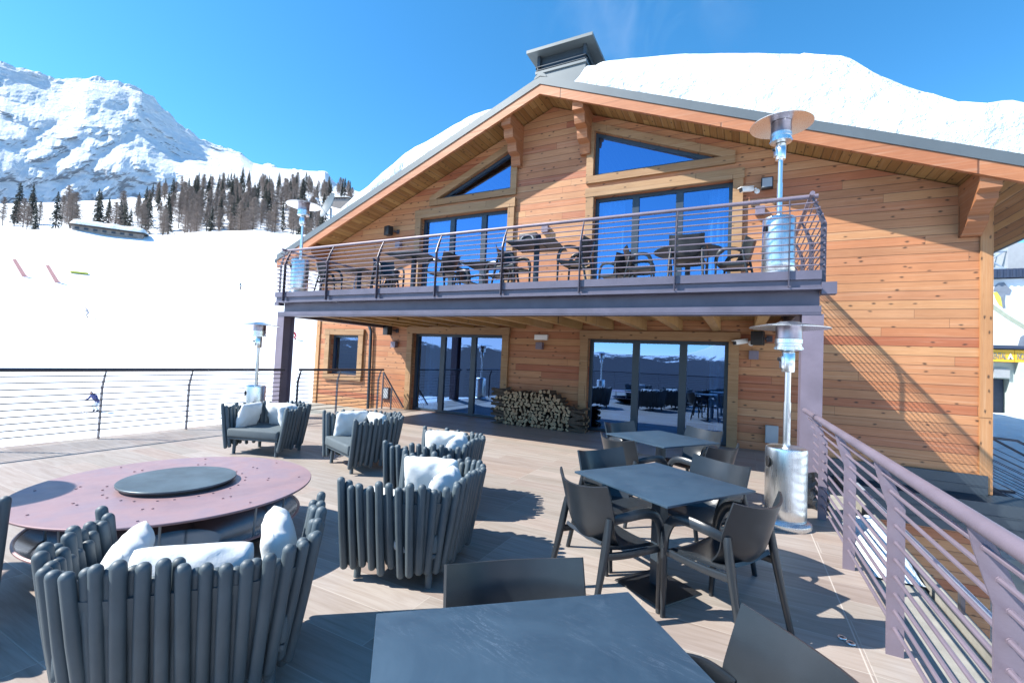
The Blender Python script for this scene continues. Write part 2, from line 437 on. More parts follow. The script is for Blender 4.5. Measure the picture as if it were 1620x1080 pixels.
# ------------------------------------------------------------------ camera
cam_d = bpy.data.cameras.new('camera'); cam = bpy.data.objects.new('camera', cam_d); C.objects.link(cam)
yaw, pitch, roll, fpx = -0.4728, 0.0389, 0.0455, 713.93
fw = Vector((math.sin(yaw)*math.cos(pitch), math.cos(yaw)*math.cos(pitch), math.sin(pitch)))
r0 = Vector((math.cos(yaw), -math.sin(yaw), 0)); u0 = r0.cross(fw)
r1 = math.cos(roll)*r0+math.sin(roll)*u0; u1 = -math.sin(roll)*r0+math.cos(roll)*u0
EYE = Vector((0, 0, 1.565))
cam.matrix_world = Matrix(((r1.x, u1.x, -fw.x, EYE.x), (r1.y, u1.y, -fw.y, EYE.y), (r1.z, u1.z, -fw.z, EYE.z), (0, 0, 0, 1)))
cam_d.sensor_width = 36; cam_d.lens = 36*fpx/1620; cam_d.clip_start = .05; cam_d.clip_end = 20000
sc.camera = cam

# ------------------------------------------------------------------ light
KX, KY = .82, .60                     # shadow shift per metre of height
sdir = Vector((-KX, -KY, 1)).normalized()
elev = math.asin(sdir.z); azim = math.atan2(sdir.x, sdir.y)
w = bpy.data.worlds.new('World'); sc.world = w; w.use_nodes = True
wn = NT(w.node_tree); w.node_tree.nodes.clear()
sky = wn('ShaderNodeTexSky', sky_type='NISHITA', sun_disc=False, sun_elevation=elev, sun_rotation=azim, altitude=1700.0, air_density=1.0, dust_density=.35, ozone_density=3.5)
hs = wn('ShaderNodeHueSaturation', {'Color': sky.outputs[0], 'Saturation': 1.25, 'Value': 1.0, 'Hue': .49})
bg = wn('ShaderNodeBackground', {'Color': hs.outputs[0], 'Strength': .135})
wo = wn('ShaderNodeOutputWorld', {'Surface': bg.outputs[0]})
sl = bpy.data.lights.new('sun', 'SUN'); so = bpy.data.objects.new('sun', sl); C.objects.link(so)
sl.energy = 4.6; sl.angle = R(.55); sl.color = (1.0, .945, .86)
so.rotation_euler = sdir.to_track_quat('Z', 'Y').to_euler(); so.location = (-20, -20, 30)
sc.view_settings.view_transform = 'Standard'; sc.view_settings.look = 'None'
sc.view_settings.exposure = 1.3; sc.view_settings.gamma = 1.0
sc.cycles.max_bounces = 8; sc.cycles.transparent_max_bounces = 12
sc.cycles.use_denoising = True
sc.cycles.sample_clamp_indirect = 8

# ------------------------------------------------------------------ terrain
def interp(t, nodes):
    if t <= nodes[0][0]: return nodes[0][1]
    for (a, va), (b, vb) in zip(nodes, nodes[1:]):
        if t <= b: return va+(vb-va)*(t-a)/(b-a)
    return nodes[-1][1]
def sstep(a, b, t):
    t = max(0, min(1, (t-a)/(b-a))); return t*t*(3-2*t)
CREST = [(-100, .135), (-76.2, .158), (-71.7, .176), (-66.3, .187), (-63.3, .205), (-57.7, .228), (-52, .234), (-40, .24)]
def slope_z(az, r):
    """snow slope height at azimuth (deg from +Y, clockwise positive) and distance r"""
    c = interp(az, CREST)
    zc = 1.565+175*c
    far = interp(az, [(-100, .02), (-76, .035), (-70, .05), (-64, .075), (-56, .085), (-50, .095)])
    z430 = 1.565+430*(c+far)
    k = zc/40.0
    z = interp(r, [(0, -3.9), (25, -3.9), (45, -3.6), (62, -1.9), (80, 1.0), (100, 6.3*k), (125, 15.2*k), (150, 26.5*k), (168, zc-2.2), (178, zc), (200, zc+1.5), (260, zc+(z430-zc)*.26), (430, z430), (520, z430+10)])
    w_ = 1-sstep(-46, -18, az)
    if az < -95: w_ *= sstep(-150, -95, az)
    zz = -3.9+(z+3.9)*w_
    if w_ < 1: zz -= (1-w_)*.18*max(0, r-45)
    nz = noise.noise(Vector((az*.35, r*.02, 1.7)))*min(1, r/60)*(.5+r*.004)
    return zz+nz*w_*.7
def pol(az, r, z=None):
    a = R(az); return Vector((r*math.sin(a), r*math.cos(a), slope_z(az, r) if z is None else z))
AZ = [-180+i*3 for i in range(24)]+[-108+i*.6 for i in range(160)]+[-12+i*4 for i in range(49)]
RR = [.5, 8, 15, 22, 30, 38, 45, 52, 60, 68, 76, 84, 92, 100, 108, 116, 124, 132, 140, 148, 156, 162, 168, 172, 176, 180, 186, 194, 204, 216, 230, 250, 275, 305, 340, 380, 430, 480, 560]
b = MB(); b.grid(lambda i, j: pol(AZ[i], RR[j]), len(AZ), len(RR))
tag(b.build('snow_slope', M['piste'], recalc=True, smooth=60), kind='structure', label='groomed white ski slope rising to the left of the chalet')

SKYL = [(-110, .36), (-90, .40), (-77.0, .4015), (-74.8, .4025), (-73.3, .4061), (-71.7, .4248), (-69.9, .4317), (-67.9, .4372), (-67.1, .4284), (-64.4, .3895), (-62.2, .3733), (-59.3, .3704), (-58.1, .3579), (-56.2, .3564), (-53.0, .3634), (-50.7, .3698), (-49.5, .3472), (-47.4, .3407), (-40, .32), (-20, .25)]
MAZ = [-104+i*.16 for i in range(440)]; NT_ = 84
def mtn(i, j):
    az = MAZ[i]; t = j/(NT_-8)
    sk = interp(az, SKYL); c = interp(az, CREST)
    tb = c+interp(az, [(-100, .0), (-76, .0), (-70, .02), (-64, .055), (-56, .085), (-50, .09)])-.02
    tc = min(t, 1.0)
    if tc < .25: r = 480+420*tc/.25; tn = tb+(sk-tb)*.2*tc/.25
    else: q_ = (tc-.25)/.75; r = 900+175*q_; tn = tb+(sk-tb)*(.2+.8*q_**.85)
    p = Vector((az*.16, tc*3.4, 4.2))
    rg = noise.ridged_multi_fractal(p, 1.0, 2.1, 6, 1.0, 2.0)-1.1
    fr = noise.fractal(Vector((az*.7, tc*9, 9.1)), .9, 2.1, 6)
    fade = math.sin(PI*min(1, tc*1.02))**.6 if tc < .98 else .12
    rg2 = noise.ridged_multi_fractal(Vector((az*.07+3, tc*1.3, 1.2)), 1.0, 2.1, 3, 1.0, 2.0)-1.0
    fade *= sstep(0, .3, tc)
    z = 1.565+r*tn+(rg*9+rg2*16+fr*7)*fade
    if tc >= .97: z += fr*9-2
    r += (rg*17+rg2*34+fr*10)*fade
    if t > 1: r += (t-1)*1500; z -= (t-1)*2600
    a = R(az); return (r*math.sin(a), r*math.cos(a), z)
b = MB(); b.grid(mtn, len(MAZ), NT_)
tag(b.build('mountain', M['mountain'], smooth=0), kind='structure', label='rocky snow covered mountain above the ski slope')

# valley sides behind the viewer, seen only as reflections in the glass
VAZ = [98+i*1.5 for i in range(130)]
def valley(i, j):
    az = VAZ[i]; t = j/26
    r = 1500+3600*t
    sk = interp(az, [(95, .16), (130, .17), (142, .17), (150, .14), (162, .11), (172, .085), (178, .07), (182, .055), (184, .036), (187, .022), (192, .019), (198, .022), (204, .036), (212, .06), (225, .10), (260, .16), (300, .2)])
    rg = noise.ridged_multi_fractal(Vector((az*.12, t*2.2, 2.0)), 1.0, 2.1, 6, 1.0, 2.0)-1.0
    z = -500+(sk*r*1.0+500)*min(1, t*1.25)+rg*55*(.25+.75*t)*(.45+sk*3)
    if t > .9: z -= (t-.9)*3000
    a = R(az); return (r*math.sin(a), r*math.cos(a), z)
b = MB(); b.grid(valley, len(VAZ), 27)
tag(b.build('valley_side', M['valley'], smooth=60), kind='structure', label='forested valley sides and white peaks across the valley')

# ------------------------------------------------------------------ deck
b = MB()
b.box(-9.28, .95, -6, 10.19, -.30, 0)
tag(b.build('deck', M['tile'], smooth=0), kind='structure', label='sunlit terrace paved with wood look tiles')
b = MB()
b.box(-12.34, -9.30, 9.0, 10.19, -.5, -.13); b.box(-11.2, -9.30, 8.3, 8.98, -.55, -.22)
tag(b.build('pavement', M['concrete'], smooth=0), kind='structure', label='grey landing along the chalet wall beyond the left railing')
b = MB()
b.box(1.06, 1.42, -6, 9.6, -.5, -.22); b.box(.98, 1.04, -6, 9.9, -.42, -.18); b.box(1.46, 1.52, -6, 9.6, -.62, -.16)
tag(b.build('ledge', M['concrete'], smooth=0), kind='structure', label='concrete ledge below the right hand railing')

# ------------------------------------------------------------------ chalet
XC, SL = -4.35, .40
YF, YW = 9.38, 10.2
def zb(x): return 7.775-SL*abs(x-XC)          # underside of the fascia
house = thing('chalet', 'larch clad two storey gabled chalet with steel balcony in front', 'house', (XC, YW, 0))
# openings: x0,x1, zlo(x), zhi(x)
DL, DR = (-8.37, -5.47), (-3.20, -.25)
UL, UR = (-8.30, -5.48), (-3.20, -.25)
F2 = 2.83
def lin(xa, za, xb, zb_): return lambda x: za+(zb_-za)*(x-xa)/(xb-xa)
ops = [(DL[0], DL[1], lambda x: 0.0, lambda x: 2.17), (DR[0], DR[1], lambda x: 0.0, lambda x: 2.12),
       (UL[0], UL[1], lambda x: F2, lambda x: 5.47), (UR[0], UR[1], lambda x: F2, lambda x: 5.46),
       (-11.70, -10.46, lambda x: .84, lambda x: 2.08),
       (-7.80, -5.44, lambda x: 5.96, lin(-7.80, 5.98, -5.44, 7.02)), (-3.24, -.52, lambda x: 5.97, lin(-3.24, 7.06, -.52, 5.99))]
xs = sorted({-12.35, 3.65, XC, .96}|{o[0] for o in ops}|{o[1] for o in ops})
b = MB()
for x0, x1 in zip(xs, xs[1:]):
    mid = (x0+x1)/2
    zlo = -4.2 if mid > .95 else (-3 if mid < -9.3 else -.05)
    top = lambda x: 7.90-SL*abs(x-XC)
    col = sorted([o for o in ops if o[0] < mid < o[1]], key=lambda o: o[2](mid))
    cur = lambda x, z=zlo: z
    for o in col+[None]:
        hi = o[2] if o else top
        if hi(mid)-cur(mid) > .01:
            b.hexa([(x0, YW, cur(x0)), (x1, YW, cur(x1)), (x1, YW, hi(x1)), (x0, YW, hi(x0))],
                   [(x0, YW+.3, cur(x0)), (x1, YW+.3, cur(x1)), (x1, YW+.3, hi(x1)), (x0, YW+.3, hi(x0))])
        if o: cur = o[3]
bmesh.ops.remove_doubles(b.bm, verts=b.bm.verts, dist=.0005)
b.build('wall', M['siding'], house, True, 0)
b = MB()
b.box(3.35, 3.65, YW+.3, 23, -4.2, 4.70); b.box(-12.35, -12.05, YW+.3, 23, -3, 4.70); b.box(-12.05, 3.35, 22.7, 23, -3, 4.70)
b.build('wall', M['siding'], house, True, 0)
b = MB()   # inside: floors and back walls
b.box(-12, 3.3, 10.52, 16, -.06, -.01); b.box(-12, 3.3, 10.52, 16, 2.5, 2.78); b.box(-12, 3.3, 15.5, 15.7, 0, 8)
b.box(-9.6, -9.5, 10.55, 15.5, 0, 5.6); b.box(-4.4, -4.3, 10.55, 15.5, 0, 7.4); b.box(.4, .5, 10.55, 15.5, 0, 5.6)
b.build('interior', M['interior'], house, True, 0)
# roof
XE0, XE1 = XC-9.05, XC+9.05
b = MB()
for xe in (XE0, XE1):
    b.prism([(XC, 7.95), (xe, 7.95-SL*9.05), (xe, 8.17-SL*9.05), (XC, 8.17)], YF+.05, 24)
roof = b.build('roof', [M['roofmetal']], house, True, 0)
b = MB()
for xe in (XE0, XE1): b.prism([(XC, 7.925), (xe, 7.925-SL*9.05), (xe, 7.945-SL*9.05), (XC, 7.945)], YF+.05, 23.9)
b.build('soffit', M['soffit'], house, True, 0)
for xe in (XE0, XE1):
    b = MB(); b.prism([(XC, 7.775), (xe, 7.775-SL*9.05), (xe, 8.0-SL*9.05), (XC, 8.0)], YF-.03, YF+.045)
    b.build('fascia', M['fascia'], house, True, 0)
    b = MB(); b.prism([(XC, 8.003), (xe, 8.003-SL*9.05), (xe, 8.19-SL*9.05), (XC, 8.19)], YF-.05, YF+.048)
    b.build('roof_trim', M['roofmetal'], house, True, 0)
    b = MB()
    zg = 8.06-SL*9.05; sg = 1 if xe > XC else -1
    b.sweep([(xe+sg*.06, YF-.02, zg-.06), (xe+sg*.06, 24, zg-.06)], .075, n=12)
    b.build('gutter', M['flash'], house, True)
b = MB()
b.prism([(XC-.16, 8.12), (XC-.14, 8.19), (XC-.05, 8.26), (XC+.05, 8.26), (XC+.14, 8.19), (XC+.16, 8.12), (XC, 8.17)], YF-.05, 10.5)
b.build('ridge_cap', M['roofmetal'], house, True, 0)
# corbels
def corbel(x, hw=.125):
    z1 = 7.92-SL*abs(x-XC); t0 = z1+.0
    b = MB()
    st = [(YW, t0-1.05), (YW-.12, t0-1.05), (YW-.17, t0-.92), (YW-.17, t0-.82), (YW-.36, t0-.78), (YW-.40, t0-.66), (YW-.40, t0-.57), (YW-.58, t0-.53), (YW-.62, t0-.42), (YW-.62, t0-.31), (YW-.76, t0-.29), (YW-.76, t0-.0), (YW, t0)]
    b.prismx(st, x-hw, x+hw)
    b.build('corbel', M['corbel'], house, True, 0)
for x in (-5.27, -3.44): corbel(x)
for x in (3.36, -12.05):
    z1 = 7.93-SL*abs(x-XC); b = MB()
    b.prismx([(YW, z1-.88), (YW-.1, z1-.88), (YW-.36, z1-.70), (YW-.36, z1-.60), (YW-.66, z1-.44), (YW-.66, z1-.34), (YW-.78, z1-.30), (YW-.78, z1), (YW, z1)], x-.13, x+.13)
    b.build('corbel', M['corbel'], house, True, 0)
# corner boards
for x0, x1 in ((3.50, 3.66), (-12.36, -12.2)):
    b = MB(); b.box(x0, x1, YW-.035, YW-.002, -.28 if x0 > 0 else -.6, 7.93-SL*abs((x0 if x0 < 0 else x1)-XC)-.02)
    b.build('corner_board', M['corner'], house, True, 0)
# metal skirt under the right hand part of the facade
b = MB()
b.box(.98, 3.60, YW-.06, YW-.003, -.30, .02, .008)
b.box(.98, 3.60, YW-.075, YW-.06, -.16, -.15)
b.build('flashing', M['flash'], house, True, 0)
b = MB()
b.prismx([(YW-.002, -.28), (YW-.30, -.36), (YW-.30, -.88), (YW-.002, -.88)], .98, 7.0)
b.box(.98, 7.0, YW-.315, YW-.30, -.56, -.55); b.box(.98, 7.0, YW-.315, YW-.30, -.74, -.73)
b.build('skirt_canopy', M['flash'], house, True, 0)

def casing(b, x0, x1, z0, z1, wd=.19, pr=.075, sill=False, head=.19):
    b.box(x0-wd, x0, YW-pr, YW+.02, z0, z1, .008); b.box(x1, x1+wd, YW-pr, YW+.02, z0, z1, .008)
    b.box(x0-wd-.02, x1+wd+.02, YW-pr-.012, YW+.02, z1+.001, z1+head, .008)
    if sill: b.box(x0-wd, x1+wd, YW-pr-.012, YW+.02, z0-.16, z0-.001, .008)
def glazed_door(x0, x1, z0, z1, mull, lab=None, curt=(), head=.19, nm='sliding_door', sill=False, wd=.19):
    d = bpy.data.objects.new(nm, None); C.objects.link(d); d.parent = house; d.location = ((x0+x1)/2-XC, 0, z0)
    b = MB(); casing(b, x0, x1, z0, z1, wd=wd, head=head, sill=sill); b.build('casing', M['beam'], d, True, 0)
    yg = YW+.15; f = .075
    b = MB()
    b.box(x0+.002, x0+f, yg-.05, yg+.05, z0, z1-.002); b.box(x1-f, x1-.002, yg-.05, yg+.05, z0, z1-.002)
    b.box(x0+f, x1-f, yg-.05, yg+.05, z1-f, z1-.002); b.box(x0+f, x1-f, yg-.05, yg+.05, z0+.001, z0+f*.9)
    for xm in mull: b.box(xm-.075, xm+.075, yg-.052, yg+.048, z0+f*.9, z1-f)
    b.build('frame', M['alu'], d, True, 0)
    xm = [x0+f]+sorted(mull)+[x1-f]
    for k, (xa, xb) in enumerate(zip(xm, xm[1:])):
        a = xa+(.075 if k else 0); c = xb-(.075 if k < len(xm)-2 else 0)
        t = .004*(k-1)
        b = MB(); b.box(a-.001, c+.001, yg-.006+t*0, yg+.006, z0+f*.9, z1-f); b.build('pane', M['glass'], d, True, 0)
    for ca, cb in curt:
        n_ = max(20, int((cb-ca)*60))
        b = MB()
        b.grid(lambda i, j: (ca+(cb-ca)*i/n_, yg+.22+.045*math.sin(i*.95+.4*math.sin(i*.3))+.012*math.sin(i*2.3), (z0+.03 if j == 0 else z1-.05)), n_+1, 2)
        b.build('curtain', M['curtain'], d, True, 60, recalc=False)
    return d
glazed_door(*DL, 0.0, 2.17, (-7.42, -6.42), curt=((-8.2, -7.7),))
glazed_door(*DR, 0.0, 2.12, (-2.13, -1.13), curt=((-.62, -.33),))
glazed_door(*UL, F2, 5.47, (-7.30, -6.28), curt=((-8.15, -7.4), (-5.95, -5.57)), head=.24)
glazed_door(*UR, F2, 5.46, (-2.25, -1.30), curt=((-3.1, -2.55), (-.72, -.33)), head=.22)
glazed_door(-11.70, -10.46, .84, 2.08, (), nm='window', sill=True, wd=.2, head=.18)
# gable windows
def gable(pts, nm='gable_window'):
    d = bpy.data.objects.new(nm, None); C.objects.link(d); d.parent = house
    cx_ = sum(p[0] for p in pts)/3; d.location = (cx_-XC, 0, min(p[1] for p in pts))
    cz = sum(p[1] for p in pts)/3
    def inset(ps, k):   # offset triangle edges by k (positive grows)
        out = []
        n_ = len(ps)
        area = sum(ps[i][0]*ps[(i+1) % n_][1]-ps[(i+1) % n_][0]*ps[i][1] for i in range(n_))
        sg = 1 if area > 0 else -1
        lines = []
        for i in range(n_):
            a = Vector(ps[i]); c = Vector(ps[(i+1) % n_]); t = (c-a).normalized(); nn = Vector((t.y, -t.x))*sg
            lines.append((a+nn*k, t))
        for i in range(n_):
            p, t = lines[i-1]; q, u = lines[i]
            den = t.x*u.y-t.y*u.x; s_ = ((q-p).x*u.y-(q-p).y*u.x)/den
            out.append(tuple(p+t*s_))
        return out
    def ring(outer, inner, y0, y1, b):
        for i in range(3):
            k = (i+1) % 3
            b.hexa([(outer[i][0], y0, outer[i][1]), (outer[k][0], y0, outer[k][1]), (inner[k][0], y0, inner[k][1]), (inner[i][0], y0, inner[i][1])],
                   [(outer[i][0], y1, outer[i][1]), (outer[k][0], y1, outer[k][1]), (inner[k][0], y1, inner[k][1]), (inner[i][0], y1, inner[i][1])])
    o = inset(pts, .17)
    # trim the very long acute corners of the outer frame
    b = MB(); ring(o, inset(pts, .001), YW-.07, YW+.02, b)
    bmesh.ops.bisect_plane(b.bm, geom=b.bm.verts[:]+b.bm.edges[:]+b.bm.faces[:], plane_co=(min(p[0] for p in pts)-.22, 0, 0), plane_no=(-1, 0, 0), clear_outer=True)
    bmesh.ops.bisect_plane(b.bm, geom=b.bm.verts[:]+b.bm.edges[:]+b.bm.faces[:], plane_co=(max(p[0] for p in pts)+.26, 0, 0), plane_no=(1, 0, 0), clear_outer=True)
    b.build('casing', M['beam'], d, True, 0)
    i1 = inset(pts, -.002); i2 = inset(pts, -.075)
    b = MB(); ring(i1, i2, YW+.06, YW+.16, b); b.build('frame', M['alu'], d, True, 0)
    b = MB(); p2 = inset(pts, -.073); b.hexa([(x, YW+.10, z) for x, z in p2], [(x, YW+.112, z) for x, z in p2]); b.build('pane', M['glass'], d, True, 0)
gable([(-7.80, 5.965), (-5.44, 5.965), (-5.44, 7.02)])
gable([(-3.24, 5.97), (-.48, 5.975), (-3.24, 7.06)])
# chimney
b = MB()
b.box(-5.0, -3.66, 10.5, 11.7, 7.7, 9.08); b.box(-5.03, -3.63, 10.47, 11.73, 9.06, 9.14, .01)
b.build('chimney', M['roofmetal'], roof, True, 0)
for ch in list(roof.children):
    base = ch
b = MB()
for k in range(2):
    z = 9.15+k*.09
    b.prismx([(10.46, z), (10.52, z+.06), (10.52, z+.075), (10.46, z+.015)], -5.0, -3.66)
    b.prism([(-3.62, z), (-3.68, z+.06), (-3.68, z+.075), (-3.62, z+.015)], 10.5, 11.7)
    b.prism([(-5.04, z), (-4.98, z+.06), (-4.98, z+.075), (-5.04, z+.015)], 10.5, 11.7)
for x in (-4.96, -3.70):
    for y in (10.54, 11.66): b.cbox((x, y, 9.35), (.075, .075, .42))
b.box(-4.97, -3.69, 10.6, 11.6, 9.14, 9.555)
b.build('chimney_louvre', M['flash'], roof, True, 0)
b = MB()
b.hexa([(-5.22, 10.28, 9.56), (-3.44, 10.28, 9.56), (-3.44, 11.92, 9.56), (-5.22, 11.92, 9.56)], [(-5.22, 10.28, 9.64), (-3.44, 10.28, 9.64), (-3.44, 11.92, 9.64), (-5.22, 11.92, 9.64)])
b.build('chimney_cap', M['roofmetal'], roof, True, 0)
# downpipe on the left wall and small service boxes
b = MB()
b.sweep([(-10.05, 10.1, 2.55), (-10.05, 10.1, 2.4), (-10.0, 10.12, 2.32), (-9.95, 10.13, 2.2), (-9.9, 10.13, -.1)], .045, n=10)
b.build('downpipe', M['flash'], house, True)

# roof snow -----------------------------------------------------------
RC = [(-3.95, 8.05), (-3.75, 8.5), (-3.55, 8.85), (-3.37, 9.15), (-2.57, 9.06), (-1.4, 8.84), (.16, 8.44), (1.31, 8.07), (1.63, 7.86), (2.05, 7.48), (2.54, 7.02), (3.09, 6.65), (3.78, 6.52), (4.26, 6.51), (4.62, 6.35)]
def snow_roof(cr, ycrest, sgn, yback, nx=70, bulge=1.0):
    x0, x1 = cr[0][0], cr[-1][0]
    prof = [(0, -.03), (.02, .12), (.03, .3), (.08, .5), (.22, .70), (.48, .87), (.8, .96), (1.0, 1.0)]
    rows = [(YF+.04+(ycrest-YF-.04)*p, h) for p, h in prof]+[(ycrest+.8, 1.0), (ycrest+2.5, .95), (ycrest+6, .9), (yback, .85)]
    def fn(i, j):
        x = x0+(x1-x0)*i/(nx-1); y, h = rows[j]
        rt = 8.16-SL*abs(x-XC); zc = interp(x, cr)
        edge = min(1, (i/(nx-1))*14, (1-i/(nx-1))*14)
        t = max(0.02, zc-rt)
        if y < ycrest: h = min(h, max(.02, (1.565+(y/ycrest)*(zc-1.565)-rt)/t*(.97 if h > .1 else 1)))
        nz = noise.fractal(Vector((x*.9, y*1.3, 3)), 1.0, 2.0, 4)*.13*min(1, h*1.5)*min(1, t)
        yy = y+noise.fractal(Vector((x*.6, h*3, 8)), 1.0, 2.0, 4)*.16*(1 if 0 < h < .99 else 0)*min(1, t)
        return (x, max(yy, YF+.0), rt+t*h*edge**.5+(nz if h < .99 else nz*.25))
    b = MB(); b.grid(fn, nx, len(rows))
    return b.build('roof_snow', M['snow'], smooth=70, recalc=True)
o = snow_roof(RC, 10.8, 1, 22)
tag(o, 'thick wind packed snow drift on the right slope of the chalet roof', 'snow', kind='stuff')
LC = [(-11.4, 5.42), (-10.86, 5.84), (-10.6, 6.02), (-10.2, 6.27), (-9.5, 6.66), (-8.6, 7.13), (-7.74, 7.48), (-6.93, 7.73), (-6.15, 7.86), (-5.5, 7.92), (-5.2, 7.9)]
o = snow_roof(LC, 9.68, -1, 20)
tag(o, 'smooth white snow layer on the left slope of the chalet roof', 'snow', kind='stuff')

# ------------------------------------------------------------------ balcony
bal = thing('balcony', 'plum grey steel balcony on two pillars across the chalet front', 'balcony', (-4.35, 6.8, 0))
YB = 6.8
b = MB()
b.box(-9.46, .86, YB-.10, YB+.10, 2.295, 2.318); b.box(-9.46, .86, YB-.105, YB-.09, 2.319, 2.40); b.box(-9.46, .86, YB-.13, YB+.10, 2.605, 2.63); b.box(-9.46, .86, YB+.06, YB+.08, 2.318, 2.605)
b.build('front_beam', M['steel2'], bal, True, 0)
b = MB(); b.box(-9.6, .86, YB-.06, YB+.0, 2.634, 2.735); b.box(-9.6, .86, YB-.10, YB+.0, 2.736, 2.85)
b.box(.80, .86, YB+.001, YW-.01, 2.634, 2.735); b.box(.80, .885, YB+.001, YW-.01, 2.736, 2.85)
b.box(-9.6, -9.54, YB+.001, YW-.01, 2.634, 2.85)
b.build('edge_channel', M['steel2'], bal, True, 0)
for x in (.70, -9.36):
    b = MB(); b.box(x-.01, x+.01, YB+.11, YW-.01, 2.325, 2.60); b.box(x-.08, x+.08, YB+.11, YW-.01, 2.30, 2.324); b.box(x-.08, x+.08, YB+.11, YW-.01, 2.601, 2.629)
    b.build('side_beam', M['steel2'], bal, True, 0)
b = MB(); b.box(.861, 1.02, YB-.085, YB+.06, 2.55, 2.70); b.build('beam_stub', M['steel2'], bal, True, 0)
b = MB(); b.box(-9.62, -9.47, YB-.085, YB+.06, 2.55, 2.63); b.build('beam_stub', M['steel2'], bal, True, 0)
b = MB(); b.box(-9.5, .79, YB+.03, YW-.002, 2.76, 2.82); b.build('floor', M['tile'], bal, True, 0)
b = MB(); b.box(-9.27, .61, YB+.11, YW-.003, 2.55, 2.60); b.build('ceiling_board', M['joist'], bal, True, 0)
for k in range(14):
    x = -8.62+k*.74
    if x > .5: break
    b = MB(); b.box(x-.075, x+.075, YB+.12, YW-.004, 2.335, 2.549); b.build('joist', M['joist'], bal, True, 0)
for x in (.775, -9.36):
    b = MB()
    yc = YB+.05 if x > 0 else YB+.05
    hw = .115
    b.box(x-hw, x+hw, yc-.14, yc-.122, 0.012, 2.299); b.box(x-hw, x+hw, yc+.122, yc+.14, 0.012, 2.299); b.box(x-.008, x+.008, yc-.122, yc+.122, 0.012, 2.299)
    b.box(x-.17, x+.17, yc-.2, yc+.2, 0.002, .012)
    b.build('pillar', M['steel'], bal, True, 0)

# railings -------------------------------------------------------------
RZ = [.148+.0953*k for k in range(10)]
def railing(name, label, cat, base, p0, p1, posts, inward, zbase, ext0=0, ext1=0, hw=.040, rod=.0105, hr=.029, post_drop=0.0, mat='steel', zr=RZ, group=None, barmat=None):
    """p0,p1: plan ends; posts: fractions; inward: unit plan vector the top leans to"""
    p0 = Vector((*p0, zbase)); p1 = Vector((*p1, zbase)); d = (p1-p0).normalized(); inw = Vector((*inward, 0))
    t = thing(name, label, cat, base, 0, group)
    top = zr[-1]+.095
    def lean(z): return inw*(max(0, z-.83)/.27)**1.15*.10*(top/1.1 if False else 1)
    for f in posts:
        p = p0+(p1-p0)*f
        b = MB()
        th = d*.006
        L_ = []
        zs = [-post_drop, .5, .82, 1.0, top-.01]
        wd = [hw, hw, hw, hw*.82, hw*.35]
        for s_ in (-1, 1):
            L_.append([p+inw*(s_*w_)+lean(z)+Vector((0, 0, z)) for z, w_ in zip(zs, wd)])
        for k in range(len(zs)-1):
            q = [L_[0][k], L_[1][k], L_[1][k+1], L_[0][k+1]]
            b.hexa([v-th for v in q], [v+th for v in q])
        bmesh.ops.remove_doubles(b.bm, verts=b.bm.verts, dist=.0004)
        for z in zr:   # weld collars where the bars pass the plate
            c = p+lean(z)+Vector((0, 0, z)); b.cyl(c-d*.012, c+d*.012, .0125, 8)
        b.build('post', M[mat], t, True, 30)
    a = p0-d*ext0; c = p1+d*ext1
    for z in zr:
        o = lean(z)+Vector((0, 0, z)); b = MB(); b.cyl(a+o, c+o, rod, 8); b.build('bar', M[barmat or mat], t, True)
    o = lean(top)+Vector((0, 0, top)); b = MB(); b.sweep([a+o, c+o], hr, n=14); b.build('handrail', M[barmat or mat], t, True)
    return t
yr = [5.92, 4.562, 3.33, 2.106, .88, -.34]
XR = .80
railing('deck_railing', 'plum steel bar railing along the right edge of the terrace', 'railing', (XR, 3, 0), (XR, 6.62), (XR, -1.5), [(6.62-y)/8.12 for y in yr], (-1, 0), 0)
yl = [6.45, 5.20, 3.485, 2.02, .6, -.8, -2.2, -3.6, 7.7, 8.19]
XL = -9.09
railing('deck_railing', 'dark steel bar railing along the left edge of the terrace above the ski slope', 'railing', (XL, 3, 0), (XL, -4), (XL, 6.62), [(y+4)/10.62 for y in (4.76, 3.485, 2.2, .93, -.34, -1.6, -2.9)], (1, 0), 0, mat='darksteel', hw=.03, rod=.0085)
railing('deck_railing', 'short dark railing beyond the left pillar in front of the small window', 'railing', (XL, 8.3, 0), (XL, 7.0), (XL, 9.72), [.02, .44, .97], (1, 0), 0, mat='darksteel', hw=.03, rod=.0085)
railing('deck_railing', 'dark railing at the far end of the terrace, mirrored in the glass doors', 'railing', (-4, -5.4, 0), (-9, -5.4), (.8, -5.4), [0, .125, .25, .375, .5, .625, .75, .875, 1], (0, 1), 0, mat='darksteel', hw=.03, rod=.0085)
# sloping stair rail by the left door
t = thing('stair_railing', 'sloping dark handrail of the steps beside the left glass door', 'railing', (-9.0, 9.8, 0))
b = MB(); b.sweep([(-9.06, 9.8, 1.03), (-8.28, 9.8, .10)], .022, n=10); b.build('handrail', M['darksteel'], t, True)
for k in range(1, 9):
    b = MB(); z0 = 1.03-k*.105
    x0 = -9.06; x1 = x0+(z0-.06)/1.19 if z0 < 1 else x0
    b.cyl((x0, 9.8, z0), (max(x0+.05, x1), 9.8, .08), .006, 6); b.build('bar', M['darksteel'], t, True)
for x, z in ((-9.06, 1.02), (-8.73, .62)):
    b = MB(); b.box(x-.02, x+.02, 9.79, 9.81, 0, z); b.build('post', M['darksteel'], t, True, 0)
